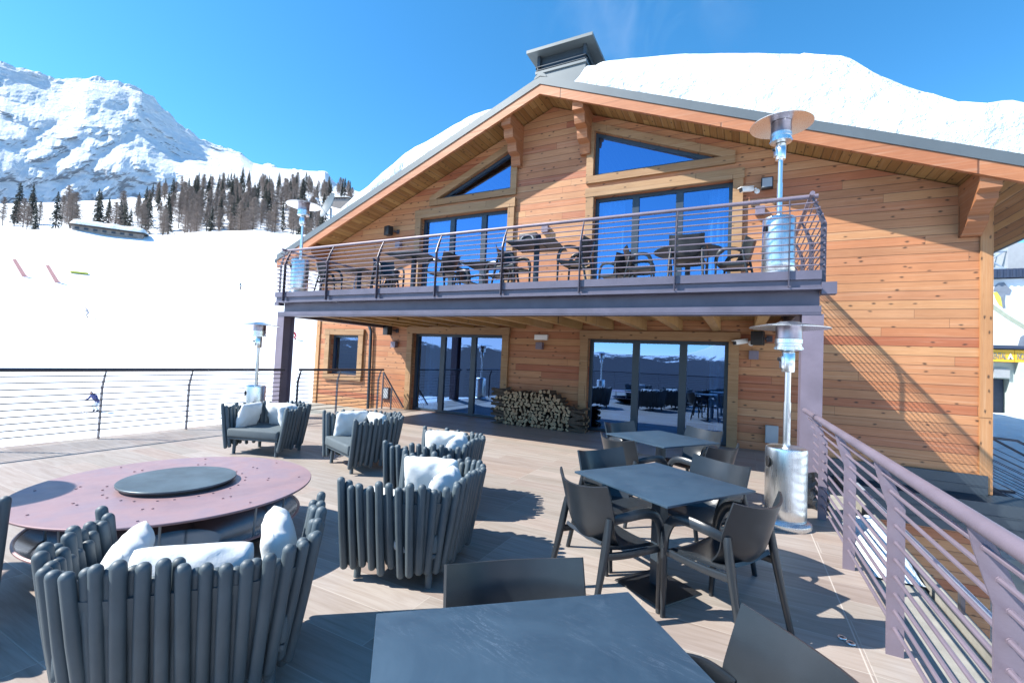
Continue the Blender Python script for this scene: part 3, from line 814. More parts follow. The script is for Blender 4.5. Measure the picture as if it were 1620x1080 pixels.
# balcony railings
ZRB = [.27+.0913*k for k in range(10)]
def brail(p0, p1, posts, inward, label, e0=0, e1=0):
    return railing('balcony_railing', label, 'railing', (p0[0], p0[1], 2.64), p0, p1, posts, inward, 2.64, e0, e1, hw=.032, rod=.0095, hr=.028, zr=ZRB, mat='steel3', barmat='steel')  # lit look of the bars put into colour: lighter steel than the posts
bx = [-9.27, -7.90, -6.48, -5.06, -3.675, -2.29, -.88, .505]
brail((-9.53, YB-.12), (.82, YB-.12), [(x+9.53)/10.35 for x in bx], (0, 1), 'plum steel bar railing along the front of the balcony')
brail((.88, YB-.12), (.88, YW-.1), [.03, .36, .68, .98], (-1, 0), 'short steel bar railing closing the right end of the balcony')
brail((-9.56, YB-.12), (-9.56, YW-.1), [.03, .36, .68, .98], (1, 0), 'short steel bar railing closing the left end of the balcony')

# ------------------------------------------------------------------ patio heaters
def heater():
    t = thing('patio_heater', 'stainless mushroom patio heater beside the right steel pillar', 'patio heater', (0, 0, 0), 0, 'stainless mushroom patio heaters')
    b = MB(); b.lathe([(0, .0), (.235, .0), (.24, .02), (.235, .05), (.205, .075), (.19, .08), (0, .08)], 36); b.build('base', M['inox'], t)
    b = MB(); b.lathe([(.185, .081), (.19, .09), (.19, .19), (.187, .192), (.187, .2), (.19, .202), (.19, .76), (.185, .785), (.16, .80), (.035, .81), (.035, .83), (0, .83)], 40); b.build('tank_housing', M['inox'], t)
    b = MB(); b.sweep([(-.185, -.05, .64), (-.193, -.05, .64)], .052, n=18); b.build('grip_hole', M['black'], t)
    b = MB(); b.cyl((0, 0, .8), (0, 0, 1.25), .033, 16); b.cyl((0, 0, 1.25), (0, 0, 1.62), .028, 16); b.build('pole', M['inox'], t)
    b = MB(); b.lathe([(0, 1.56), (.055, 1.56), (.06, 1.57), (.06, 1.76), (.05, 1.775), (0, 1.775)], 24); b.box(-.075, -.05, -.04, .03, 1.6, 1.72, .004); b.build('control_box', M['inox'], t)
    b = MB(); b.cyl((-.075, -.005, 1.69), (-.1, -.005, 1.69), .018, 10); b.build('knob', M['black'], t)
    b = MB(); b.lathe([(.06, 1.776), (.125, 1.79), (.125, 1.825), (.118, 1.83), (.118, 1.85), (.125, 1.855), (.125, 1.90), (.12, 1.905)], 32)
    for k in range(18):
        a = k*2*PI/18; b.cbox((.125*math.cos(a), .125*math.sin(a), 1.805), (.012, .012, .018))
    b.build('burner', M['inox'], t)
    b = MB(); b.lathe([(.12, 1.906), (.12, 2.045), (.115, 2.05), (0, 2.05)], 32); b.build('emitter_screen', M['inoxhot'], t)
    b = MB()
    pr = [(.10, 2.075), (.13, 2.062), (.25, 2.045), (.36, 2.022), (.368, 2.017), (.366, 2.012), (.25, 2.033), (.12, 2.05), (0, 2.055)]
    pr = [(0, 2.082), (.09, 2.08)]+pr[1:]
    b.lathe(pr, 48)
    for k in range(3):
        a = k*2*PI/3+.5; b.cyl((.11*math.cos(a), .11*math.sin(a), 2.03), (.13*math.cos(a), .13*math.sin(a), 2.058), .006, 6)
    for k in range(3):
        a = k*2*PI/3+.2; ca, sa = math.cos(a), math.sin(a)
        b.cyl((.13*ca, .13*sa, 2.07), (.365*ca, .365*sa, 2.025), .004, 6)
    b.build('reflector_hood', M['inox'], t)
    return t
h0 = heater()
h0.location = (.425, 5.47, 0); h0.rotation_euler = (0, 0, .25)
dup(h0, (-8.82, 5.87, 0), 1.0, 'stainless mushroom patio heater by the left terrace railing, snow slope behind')
dup(h0, (-5.75, .30, 0), .4, 'stainless mushroom patio heater left of the fire pit, its hood shading the table edge')
dup(h0, (.41, 7.12, F2-.01), .3, 'stainless mushroom patio heater at the right end of the balcony', None, (1.06, 1.06, 1.07))
dup(h0, (-9.30, 7.08, F2-.01), .8, 'stainless mushroom patio heater at the left end of the balcony', None, (1.05, 1.05, 1.06))

# ------------------------------------------------------------------ plastic chairs and tables
def bez(p, n=8):
    out = []
    P = [Vector(q) for q in p]; k = len(P)
    for i in range(k-1):
        a = P[max(i-1, 0)]; b_ = P[i]; c = P[i+1]; d = P[min(i+2, k-1)]
        for s_ in range(n):
            t = s_/n
            out.append(.5*((2*b_)+(c-a)*t+(2*a-5*b_+4*c-d)*t*t+(3*b_-a-3*c+d)*t**3))
    out.append(P[-1]); return out
def plastic_chair():
    t = thing('plastic_armchair', 'charcoal plastic armchair', 'chair', (0, 0, 0))
    # one moulded shell: backrest curving down into the bucket
    nu, nv = 17, 15
    def back(i, j):
        u = -1+2*i/(nu-1); v = j/(nv-1)
        z = .415+(.375+.035*abs(u)**2.2)*v
        wv = .175+.088*min(1, v*1.9)**.7
        x = u*wv
        y = -.165-.03*math.sin(v*1.5)-.055*v*v+.125*u*u*(1-.25*v)-.032
        if v < .35: y += (.35-v)**2*.55
        return (x, y, z)
    b = MB(); b.grid(back, nu, nv, .014); b.build('backrest', M['chairplastic'], t, smooth=50)
    def seat(i, j):
        u = -1+2*i/(nu-1); v = j/(nv-1)
        y = -.155+v*.40
        x = u*(.19+.045*v)*(1-.06*max(0, v-.85)/.15)
        z = .432+.012*u*u-.012*math.sin(v*PI)-(.028*((v-.82)/.18)**2 if v > .82 else 0)+(.03*(1-v/.2)**2 if v < .2 else 0)
        return (x, y, z)
    b = MB(); b.grid(seat, nu, nv, .022); b.build('seat', M['chairplastic'], t, smooth=50)
    for s_ in (-1, 1):
        arm = bez([(.225*s_, -.13, .60), (.274*s_, -.045, .635), (.288*s_, .10, .648), (.287*s_, .185, .615), (.284*s_, .232, .52), (.280*s_, .242, .42)], 6)
        k = len(arm)
        b = MB(); b.sweep(arm, [.026+.006*math.sin(PI*i/(k-1)) for i in range(k)], [.011+.004*(i/(k-1)) for i in range(k)], n=10, up=(s_*1, 0, .25), pw=.7); b.build('armrest', M['chairplastic'], t, smooth=50)
        b = MB(); b.sweep(bez([(.280*s_, .242, .44), (.272*s_, .245, .22), (.262*s_, .252, .0)], 5), [.024-.008*i/10 for i in range(11)], [.017-.004*i/10 for i in range(11)], n=10, up=(0, 1, 0), pw=.7); b.build('leg', M['chairplastic'], t, smooth=50)
        b = MB(); b.sweep(bez([(.232*s_, -.135, .62), (.240*s_, -.165, .46), (.250*s_, -.215, .22), (.258*s_, -.268, 0)], 5), [.017+.010*math.sin(PI*min(1, i/10)) for i in range(16)], [.022-.006*i/15 for i in range(16)], n=10, up=(0, 1, 0), pw=.7); b.build('leg', M['chairplastic'], t, smooth=50)
        b = MB(); b.sweep(bez([(.243*s_, -.18, .405), (.258*s_, .0, .40), (.276*s_, .235, .415)], 5), .013, .024, n=10, pw=.7); b.build('side_rail', M['chairplastic'], t, smooth=50)
    return t
def table(name, label, top=.87, round_=False, h=.75, mat='slate', group=None):
    t = thing(name, label, 'table', (0, 0, 0), 0, group)
    b = MB()
    if round_: b.lathe([(0, h-.018), (top/2-.004, h-.018), (top/2, h-.013), (top/2, h-.003), (top/2-.004, h), (0, h)], 48)
    else: b.box(-top/2, top/2, -top/2, top/2, h-.014, h, .002)
    b.build('tabletop', M[mat], t, smooth=30)
    b = MB(); b.box(-.15, .15, -.15, .15, h-.026, h-.0145); b.box(-.04, .04, -.04, .04, .02, h-.026, .006); b.build('column', M['alu'], t, smooth=30)
    b = MB()
    b.hexa([(-.21, -.21, .001), (.21, -.21, .001), (.21, .21, .001), (-.21, .21, .001)], [(-.205, -.205, .012), (.205, -.205, .012), (.205, .205, .012), (-.205, .205, .012)])
    b.hexa([(-.2, -.2, .0125), (.2, -.2, .0125), (.2, .2, .0125), (-.2, .2, .0125)], [(-.05, -.05, .03), (.05, -.05, .03), (.05, .05, .03), (-.05, .05, .03)])
    b.build('base_plate', M['black'], t, smooth=20)
    return t
t0 = table('cafe_table', 'square slate topped cafe table between four armchairs, middle of the terrace', group='square slate topped tables on the terrace')
rz_mid = math.atan2(-.47, .73)
t0.location = (-.498, 3.404, 0); t0.rotation_euler = (0, 0, rz_mid)
dup(t0, (-.80, 5.39, 0), math.atan2(-.48, .72), 'square slate topped cafe table nearest the right glass door')
dup(t0, (-.39, 1.07, 0), math.atan2(-.642, .556), 'square slate topped cafe table cropped by the bottom of the frame, pale veins')
c0 = plastic_chair()
GC = 'charcoal plastic armchairs on the terrace'
placed = []
def chair(x, y, fx, fy, label, group=GC, z=0.0):
    if not placed:
        c0.location = (x, y, z); c0.rotation_euler = (0, 0, heading(fx, fy)); c0['label'] = label; c0['group'] = group; placed.append(c0)
    else: placed.append(dup(c0, (x, y, z), heading(fx, fy), label, group))
chair(-.80, 3.02, .60, .80, 'charcoal plastic armchair at the middle table, back turned to the white cushioned armchairs')
chair(-.06, 3.14, -.87, .48, 'charcoal plastic armchair at the middle table, nearest the right railing')
chair(-.92, 3.80, .85, -.53, 'charcoal plastic armchair behind the middle table on the firewood side')
chair(-.24, 3.93, -.55, -.83, 'charcoal plastic armchair behind the middle table, backrest toward the patio heater')
chair(-1.02, 4.80, .58, .81, 'charcoal plastic armchair in front of the far table, on the terrace centre side')
chair(-.30, 5.00, -.87, .48, 'charcoal plastic armchair in front of the far table, on the heater side')
chair(-1.24, 5.78, .85, -.53, 'charcoal plastic armchair behind the far table, nearest the firewood')
chair(-.50, 5.92, -.55, -.83, 'charcoal plastic armchair behind the far table with a bright lit back edge')
chair(-.605, 1.385, .635, -.77, 'charcoal plastic armchair pushed up to the nearest table, only its back showing')
chair(.026, 1.335, -.80, -.60, 'charcoal plastic armchair at the bottom edge, glossy back and arm beside the nearest table')
# balcony set
GB = 'charcoal armchairs on the balcony'
ZB = F2-.01
def bt(x, y, label, rz=0.1): return dup(t0, (x, y, ZB), rz, label, 'square tables on the balcony')
bt(-6.05, 7.25, 'square slate table on the balcony, high top showing before the left glass door')
bt(-8.55, 8.2, 'square slate table on the balcony, nearest its left end')
bt(-5.0, 8.4, 'square slate table on the balcony by the right edge of the left glass door')
bt(-3.25, 7.15, 'square slate table on the balcony with a black speaker on it')
tr = table('round_table', 'round dark table on the balcony before the right glass door', 1.15, True)
tr.location = (-.88, 8.3, ZB)
for x, y, fx, fy, l in ((-8.9, 7.55, .4, .9, 'charcoal armchair on the balcony beside the left heater, back to the railing'),
                       (-7.9, 8.5, -1, -.2, 'charcoal armchair on the balcony between the two left tables'),
                       (-7.0, 7.5, .9, -.3, 'charcoal armchair on the balcony left of the high topped table'),
                       (-5.45, 7.5, -1, .1, 'charcoal armchair on the balcony right of the high topped table'),
                       (-5.6, 8.6, 1, -.1, 'charcoal armchair on the balcony against the left glass door'),
                       (-4.35, 8.0, -1, .2, 'charcoal armchair on the balcony left of the speaker table'),
                       (-3.85, 7.35, 1, -.1, 'charcoal armchair tucked under the left side of the speaker table'),
                       (-2.55, 7.3, -1, .0, 'charcoal armchair facing the speaker table from its right'),
                       (-2.15, 8.6, -.8, .5, 'charcoal armchair on the balcony near the left edge of the right glass door'),
                       (-1.68, 8.1, 1, .1, 'charcoal armchair on the balcony left of the round table'),
                       (-.82, 7.62, .0, 1, 'charcoal armchair in front of the round table, back to the railing'),
                       (-.12, 8.1, -1, .2, 'charcoal armchair on the balcony right of the round table')):
    chair(x, y, fx, fy, l, GB, ZB)
t = thing('speaker', 'small black ring fronted speaker on a balcony table', 'speaker', (-3.45, 7.2, ZB+.75))
b = MB(); b.box(-3.62, -3.28, 7.16, 7.4, ZB+.751, ZB+1.0, .02); b.build('body', M['black'], t, True)
b = MB()
for k in range(24):
    a = k*2*PI/24; a2 = (k+1)*2*PI/24
    b.cyl((-3.45+.12*math.cos(a), 7.15, ZB+.875+.075*math.sin(a)), (-3.45+.12*math.cos(a2), 7.15, ZB+.875+.075*math.sin(a2)), .014, 6)
b.build('ring', M['greypl'], t, True)

# ------------------------------------------------------------------ tub armchairs
def tub_armchair():
    rr = random.Random(3)
    t = thing('tub_armchair', 'tub armchair', 'armchair', (0, 0, 0))
    hw, dp, rc = .462, .375, .27
    path = []
    def add(p, nrm): path.append((Vector(p), Vector(nrm)))
    # arc-length samples of the U
    L1 = 2*dp-rc-.02
    segs = []
    step = .0345
    total = L1*2+PI*rc+2*(hw-rc)
    n_ = int(total/step); 
    for k in range(n_+1):
        s_ = k*total/n_
        if s_ < L1: p = (hw, dp-s_); nv = (1, 0)
        elif s_ < L1+PI*rc/2:
            a = (s_-L1)/rc; p = (hw-rc+rc*math.cos(a), -dp+rc-rc*math.sin(a)); nv = (math.cos(a), -math.sin(a))
        elif s_ < L1+PI*rc/2+2*(hw-rc):
            q = s_-L1-PI*rc/2; p = (hw-rc-q, -dp); nv = (0, -1)
        elif s_ < L1+PI*rc+2*(hw-rc):
            a = (s_-L1-PI*rc/2-2*(hw-rc))/rc; p = (-(hw-rc)-rc*math.sin(a), -dp+rc-rc*math.cos(a)); nv = (-math.sin(a), -math.cos(a))
        else:
            q = s_-(L1+PI*rc+2*(hw-rc)); p = (-hw, -dp+rc+q); nv = (-1, 0)
        add((*p, 0), (*nv, 0))
    b = MB()
    for k, (p, nv) in enumerate(path):
        outer = k % 2 == 0
        off = (.016 if outer else -.018)+rr.uniform(-.005, .005)
        zt = (.672 if outer else .645)+rr.uniform(-.04, .03)+(.02 if p.y < -.1 else 0); zl = .135+rr.uniform(-.045, .04)
        if k in (0, len(path)-1): zt = .70; zl = .1
        a = p+nv*(off-.055)+Vector((0, 0, zl)); c = p+nv*(off+.035)+Vector((rr.uniform(-.006, .006), rr.uniform(-.006, .006), zt))
        r_ = (.0262 if outer else .0250)+rr.uniform(-.0015, .002)
        b.sweep([a, a.lerp(c, .5)+nv*.004, c], r_, n=12, dome=True)
    b.build('tube_shell', M['tube'], t, smooth=60)
    b = MB(); pp = path[1:-1]
    b.grid(lambda i, j: pp[i][0]+pp[i][1]*(-.062+.085*j/5)+Vector((0, 0, .17+.42*j/5)), len(pp), 6, .012); b.build('lining', M['tube'], t, smooth=60)
    b = MB(); b.box(-.40, .40, -.29, .36, .215, .245, .01); b.build('seat_frame', M['tube'], t, smooth=30)
    for x in (-.34, .34):
        for y in (-.23, .29):
            b = MB(); b.sweep([(x, y, .215), (x*1.02, y*1.02, .0)], .024, n=12); b.build('leg', M['tube'], t)
    b = MB()
    def cu(i, j):
        u = -1+2*i/16; v = -1+2*j/16
        e = 1-max(abs(u), abs(v))**10
        return (u*.405, .04+v*.385, .375+.02*(1-u*u)*(1-v*v)-.05*(1-e)+.0)
    b.box(-.41, .41, -.30, .385, .247, .375, .028)
    b.build('seat_cushion', M['cushion'], t, smooth=60)
    return t
def pillow_mesh(seed, w_=.48, h_=.41, th=.078):
    n_ = 22; b = MB(); V = {}
    def pt(i, j, s_):
        u = -1+2*i/n_; v = -1+2*j/n_
        rr_ = math.hypot(abs(u)**2.2, abs(v)**2.2)**(1/2.2) if (u or v) else 1
        cr_ = 1-.075*(max(0, abs(u)*abs(v))**4)
        pin = (1-.03*(1-u*u)*abs(v)**3)*cr_; pin2 = (1-.03*(1-v*v)*abs(u)**3)*cr_
        k = max(0, (1-u**4)*(1-v**4))**.62
        wr = noise.fractal(Vector((u*1.3+seed*7, v*1.3, s_*3)), 1, 2, 2)*.010*k
        edge = (1-k)*noise.noise(Vector((u*7+seed, v*7, s_)))*.010
        fold = (.015*math.sin((abs(u)-abs(v))*8+seed)+.006*math.sin(u*11+v*5+seed*2))*(1-k)*k*2.4+.004*math.sin(u*4+seed)*math.sin(v*3+seed*1.7)*k
        return Vector((u*w_/2*pin2, v*h_/2*pin, s_*(th*k+wr+fold)+edge))
    for s_ in (1, -1):
        for i in range(n_+1):
            for j in range(n_+1):
                if i in (0, n_) or j in (0, n_):
                    if (i, j) not in V: V[(i, j)] = b.bm.verts.new(pt(i, j, 0))
                    V[(i, j, s_)] = V[(i, j)]
                else: V[(i, j, s_)] = b.bm.verts.new(pt(i, j, s_))
        for i in range(n_):
            for j in range(n_):
                f = [V[(i, j, s_)], V[(i+1, j, s_)], V[(i+1, j+1, s_)], V[(i, j+1, s_)]]
                b.bm.faces.new(f if s_ > 0 else f[::-1])
    me = bpy.data.meshes.new('pillow'); bmesh.ops.recalc_face_normals(b.bm, faces=b.bm.faces); b.bm.to_mesh(me); b.bm.free(); me.shade_smooth(); me.materials.append(M['pillow'])
    return me
PM = [pillow_mesh(s_) for s_ in range(4)]
GA = 'slate tube tub armchairs round the fire pit'
tubs = []
def tub(x, y, fx, fy, label, where, pill=('back', 'right', 'left'), jit=0, dz={}):
    rz = heading(fx, fy)
    if not tubs:
        o = tub_armchair(); o.location = (x, y, 0); o.rotation_euler = (0, 0, rz); o['label'] = label; o['group'] = GA
    else: o = dup(tubs[0], (x, y, 0), rz, label, GA)
    tubs.append(o)
    B = Matrix.Translation((x, y, 0)) @ Matrix.Rotation(rz, 4, 'Z')
    rj = random.Random(len(tubs)*5+jit)
    for nm in pill:
        if nm == 'back': m = Matrix.Translation((rj.uniform(-.03, .03), -.235, .525)) @ Matrix.Rotation(R(rj.uniform(-4, 4)), 4, 'Y') @ Matrix.Rotation(R(72), 4, 'X')
        elif nm == 'right': m = Matrix.Translation((.335, .07+rj.uniform(-.04, .04), .525)) @ Matrix.Rotation(R(90+rj.uniform(-9, 9)), 4, 'Z') @ Matrix.Rotation(R(76), 4, 'X')
        else: m = Matrix.Translation((-.335, .07+rj.uniform(-.04, .04), .525)) @ Matrix.Rotation(R(-90+rj.uniform(-9, 9)), 4, 'Z') @ Matrix.Rotation(R(76), 4, 'X')
        p = bpy.data.objects.new('pillow', PM[rj.randrange(4)]); C.objects.link(p); p.matrix_world = Matrix.Translation((0, 0, dz.get(nm, 0))) @ B @ m
        side = {'back': 'on the backrest', 'right': 'on the right arm', 'left': 'on the left arm'}[nm]
        tag(p, f'white pillow {side} of the {where}', 'pillow', 'off white pillows in the tub armchairs')
tub(-2.275, 1.30, -.75, .66, 'slate tube tub armchair in the bottom left corner, seen from behind', 'bottom left tub armchair', dz={'left': -.06, 'right': -.03, 'back': -.03})
tub(-2.17, 2.82, -.965, -.26, 'slate tube tub armchair in the centre of the terrace, tall side toward the cafe tables', 'central tub armchair', dz={'left': -.11, 'back': -.02})
tub(-2.86, 3.99, -.965, -.26, 'slate tube tub armchair directly behind the central one, in front of the firewood', 'tub armchair behind the central one', pill=('back', 'right'))
tub(-4.66, 4.72, -.36, -.93, 'slate tube tub armchair before the left glass door, side turned to the viewer', 'tub armchair facing away from the glass door', pill=('back', 'right'))
tub(-6.38, 4.52, .30, -.955, 'slate tube tub armchair by the left pillar, open side and seat facing the viewer', 'tub armchair by the left pillar')
tub(-3.97, .60, .05, 1.0, 'slate tube tub armchair cut off by the left edge of the picture', 'cropped tub armchair', pill=('back',))

# ------------------------------------------------------------------ fire pit
t = thing('fire_pit_table', 'large round rust coloured steel fire pit table with a grey lid', 'fire pit', (-3.90, 2.02, 0))
b = MB(); b.lathe([(.35, .462), (.35, .478), (.945, .478), (.948, .474), (.948, .468), (.944, .462), (.35, .462)], 96); b.build('table_ring', M['corten'], t, smooth=30)
b = MB(); b.lathe([(0, .4785), (.355, .4785), (.355, .505), (0, .505)], 72); b.build('lid_gap_shade', M['black'], t, smooth=20)  # black disc standing in for the shadow gap under the lid
b = MB(); b.lathe([(0, .5055), (.382, .5055), (.384, .508), (.384, .517), (.382, .519), (0, .519)], 72); b.build('lid', M['lid'], t, smooth=20)
b = MB(); b.lathe([(.30, .012), (.55, .07), (.78, .17), (.86, .225), (.86, .215), (.79, .15), (.55, .045), (.30, 0), (0, 0), (0, .012), (.30, .012)], 96); b.build('bowl', M['bowl'], t, smooth=50)
b = MB(); b.lathe([(.862, .213), (.872, .219), (.872, .229), (.862, .235), (.852, .229), (.852, .219), (.862, .213)], 96); b.build('bowl_rim', M['corten'], t, smooth=50)
for k in range(8):
    a = k*2*PI/8+.2; ca, sa = math.cos(a), math.sin(a)
    b = MB(); b.cyl((.74*ca, .74*sa, .15), (.76*ca, .76*sa, .463), .008, 8); b.build('strut', M['greypl'], t)
b = MB()
for k in range(24):
    a = k*2*PI/24+.05*(k % 2)
    for rr_, da in ((.45, 0), (.62, .045), (.62, -.045), (.85, .03)):
        if rr_ != .45 and k % 3: continue
        b.sweep([(rr_*math.cos(a+da), rr_*math.sin(a+da), .478), (rr_*math.cos(a+da), rr_*math.sin(a+da), .484)], .0075, n=8)
b.build('bolt_heads', M['corten'], t, smooth=0)['kind'] = 'stuff'

# ------------------------------------------------------------------ firewood
variants = []
def log_variant(k):
    rr = random.Random(50+k); b = MB()
    kind = ['round', 'half', 'quarter', 'wedge', 'slab', 'tri'][k % 6]
    r_ = .062
    if kind == 'round': poly = [(r_*.85*math.cos(a), r_*.85*math.sin(a)) for a in [i*2*PI/12 for i in range(12)]]
    elif kind == 'half': poly = [(r_*1.05*math.cos(a), r_*1.05*math.sin(a)-.025) for a in [i*PI/8 for i in range(9)]]
    elif kind == 'quarter': poly = [(-.045, -.045)]+[(-.045+.105*math.cos(a), -.045+.105*math.sin(a)) for a in [i*PI/12 for i in range(7)]]
    elif kind == 'wedge': poly = [(-.05, -.035), (.06, -.045), (.065, .0), (.02, .05), (-.045, .03)]
    elif kind == 'slab': poly = [(-.065, -.03), (.06, -.038), (.068, .01), (.03, .042), (-.05, .036)]
    else: poly = [(-.06, -.042), (.06, -.045), (.05, -.005), (.01, .06), (-.02, .05)]
    poly = [(x*rr.uniform(.9, 1.1), z*rr.uniform(.9, 1.1)) for x, z in poly]
    hl = .2
    b.hexa([(x, -hl, z) for x, z in poly], [(x*.97, hl, z*.97) for x, z in poly])
    for f in b.bm.faces: f.material_index = 0 if len(f.verts) > 4 or abs(f.normal.y) > .8 else 1
    b.bm.normal_update()
    for f in b.bm.faces: f.material_index = 0 if abs(f.normal.y) > .7 else 1
    me = bpy.data.meshes.new('firewood_log'); b.bm.to_mesh(me); b.bm.free(); me.materials.append(M['logend']); me.materials.append(M['logside'])
    return me
LV = [log_variant(k) for k in range(12)]
LVS = []
rw = random.Random(11)
def put_log(x, y, z, roll_, yawr=0.0, label='split firewood log showing its pale cut end in the stack by the wall', group='split logs stacked against the wall', sc_=1.0):
    o = bpy.data.objects.new('firewood_log', rw.choice(LV)); C.objects.link(o)
    o.rotation_mode = 'ZYX'
    o.rotation_euler = (0, roll_, yawr); o.location = (x, y, z); o.scale = (sc_, rw.uniform(.9, 1.06) if abs(yawr) < 1 else 1.0, sc_)
    tag(o, label, 'firewood', group)
def htop(x): return interp(x, [(-5.35, .82), (-4.9, .80), (-4.5, .82), (-4.0, .90), (-3.75, .82), (-3.55, .62), (-3.15, .52)])
row = 0; z = .05
while z < .95:
    x = -5.08+(.044 if row % 2 else 0)
    while x < -3.42:
        if z < htop(x)-.03 and rw.random() > .02:
            put_log(x+rw.uniform(-.012, .012), 9.84+rw.uniform(-.04, .03), z+rw.uniform(-.01, .01), rw.uniform(0, 6.28), rw.uniform(-.06, .06), sc_=rw.uniform(.62, .92))
        x += .094+rw.uniform(-.008, .01)
    row += 1; z += .079
GX = 'logs laid crosswise at the ends of the firewood stack'
for k_, zz in enumerate([.045+.083*k for k in range(10)]):
    for y in ((9.70, 9.85, 9.98) if k_ % 2 else (9.68, 9.80, 9.92)):
        if k_ % 3 == 1: put_log(-5.33+.11*((y-9.6)/.2 % 2), 9.84, zz, rw.uniform(0, 6), 0.0, sc_=.72); continue
        put_log(-5.24+rw.uniform(-.02, .02), y, zz, rw.uniform(-.4, .4), PI/2+rw.uniform(-.08, .08), 'firewood log laid crosswise at the left end of the stack', GX, .62+.2*rw.random())
for zz in [.045+.083*k for k in range(6)]:
    for y in (9.70, 9.85, 9.98):
        put_log(-3.27+rw.uniform(-.02, .02), y, zz, rw.uniform(-.4, .4), PI/2+rw.uniform(-.08, .08), 'firewood log laid crosswise at the right end of the stack', GX, .62+.2*rw.random())

# ------------------------------------------------------------------ wall fittings
def fitting(name, label, cat, x, z, w_, h_, d_, mat, y=None, group=None, rot=0.0):
    t = thing(name, label, cat, (x, YW, z), rot, group)
    return t
def wall_lamp(x, z, label):
    t = thing('wall_lamp', label, 'wall lamp', (x, YW, z), 0, 'square up and down wall lamps')
    b = MB(); b.box(-.085, .085, -.125, -.012, -.085, .085, .005); b.build('housing', M['steel'], t, smooth=0)
    b = MB(); b.box(-.05, .05, -.011, -.001, -.06, .06); b.build('mount', M['darksteel'], t, smooth=0)
for x, z, l in ((-9.07, 4.76, 'plum cube wall lamp left of the upper left glass door'), (-4.40, 4.80, 'plum cube wall lamp between the two upper glass doors'), (.25, 4.75, 'plum cube wall lamp right of the upper right glass door'),
                (-9.03, 1.83, 'plum cube wall lamp left of the lower left glass door'), (-4.42, 1.92, 'plum cube wall lamp above the firewood stack'), (.20, 1.86, 'plum cube wall lamp right of the lower right glass door')):
    wall_lamp(x, z, l)
def wall_speaker(x, z, label):
    t = thing('wall_speaker', label, 'speaker', (x, YW, z), 0, 'black wall speakers')
    b = MB(); b.cbox((-.06, -.20, 0), (.22, .17, .27), Matrix.Rotation(R(-12), 4, 'Z'), .012); b.build('cabinet', M['black'], t, smooth=30)
    b = MB(); b.cyl((.03, -.12, 0), (.10, -.002, 0), .02, 8); b.box(.06, .16, -.02, -.001, -.06, .06); b.build('bracket', M['darksteel'], t, smooth=30)
wall_speaker(-9.28, 5.17, 'black speaker on the wall left of the upper left glass door')
wall_speaker(-9.10, 2.235, 'black speaker on the wall left of the lower left glass door')
wall_speaker(.36, 2.19, 'black speaker on the wall right of the lower right glass door')
def cctv(x, z, label):
    t = thing('security_camera', label, 'camera', (x, YW, z), 0, 'white bullet security cameras')
    mm = Matrix.Rotation(R(-52), 4, 'Z') @ Matrix.Rotation(R(10), 4, 'X')
    b = MB(); b.cbox((0, -.17, .0), (.09, .27, .08), mm, .015); b.cbox((0, -.19, .05), (.11, .30, .015), mm, .004); b.build('body', M['whitepl'], t, smooth=30)
    b = MB(); b.cbox((0, -.312, .0), (.078, .02, .066), mm, .005); b.build('lens', M['black'], t, smooth=30)
    b = MB(); b.cyl((.02, -.10, -.02), (.05, -.002, -.05), .018, 8); b.cyl((.05, -.02, -.05), (.05, -.001, -.05), .05, 14); b.build('bracket', M['whitepl'], t, smooth=30)
cctv(.14, 5.22, 'white bullet security camera above the balcony')
cctv(.10, 2.14, 'white bullet security camera beside the lower right glass door')
t = thing('floodlight', 'black square floodlight on the upper wall beside the camera', 'floodlight', (.36, YW, 5.23))
b = MB(); b.cbox((0, -.14, 0), (.21, .07, .25), Matrix.Rotation(R(-14), 4, 'X'), .01); b.build('housing', M['black'], t, smooth=30)
b = MB(); b.cbox((0, -.178, 0), (.17, .004, .2), Matrix.Rotation(R(-14), 4, 'X')); b.build('lens', M['greypl'], t, smooth=0)
b = MB(); b.box(-.02, .02, -.10, -.001, -.03, .03); b.build('bracket', M['black'], t, smooth=0)
t = thing('emergency_light', 'white emergency light box on the wall above the firewood', 'emergency light', (-4.40, YW, 2.13))
b = MB(); b.box(-.175, .175, -.07, -.001, -.065, .065, .012); b.build('body', M['whitepl'], t)
b = MB(); b.box(-.15, .15, -.074, -.0702, -.04, .045); b.build('diffuser', M['signwhite'], t, smooth=0)
t = thing('meter_box', 'small grey meter box low on the wall by the sloping handrail', 'box', (-9.28, YW, .40))
b = MB(); b.box(-.13, .13, -.06, -.001, -.17, .17, .006); b.build('body', M['darksteel'], t, smooth=30)
b = MB(); b.box(-.105, .105, -.064, -.0602, -.14, .14); b.build('door', M['greypl'], t, smooth=0)
t = thing('socket_box', 'grey square service box low on the wall behind the patio heater', 'box', (.54, YW, .34))
b = MB(); b.box(-.11, .11, -.09, -.001, -.17, .17, .008); b.build('body', M['greypl'], t, smooth=30)
b = MB(); b.box(-.10, .10, -.094, -.0905, -.155, .155); b.build('cover', M['greypl'], t, smooth=0)

# black sheet leaning by the pillar foot
b = MB()
b.grid(lambda i, j: (.70+.22*i/7+.015*math.sin(j*1.9+i), 6.28+.14*j/8+.03*math.sin(i*1.3+j*.8), .005+.40*j/8*(1-.12*abs(i-3)/3)), 8, 9, .03)
tag(b.build('plastic_sheet', M['bag'], smooth=30), 'crumpled black plastic sheet leaning at the foot of the right pillar', 'plastic sheet')
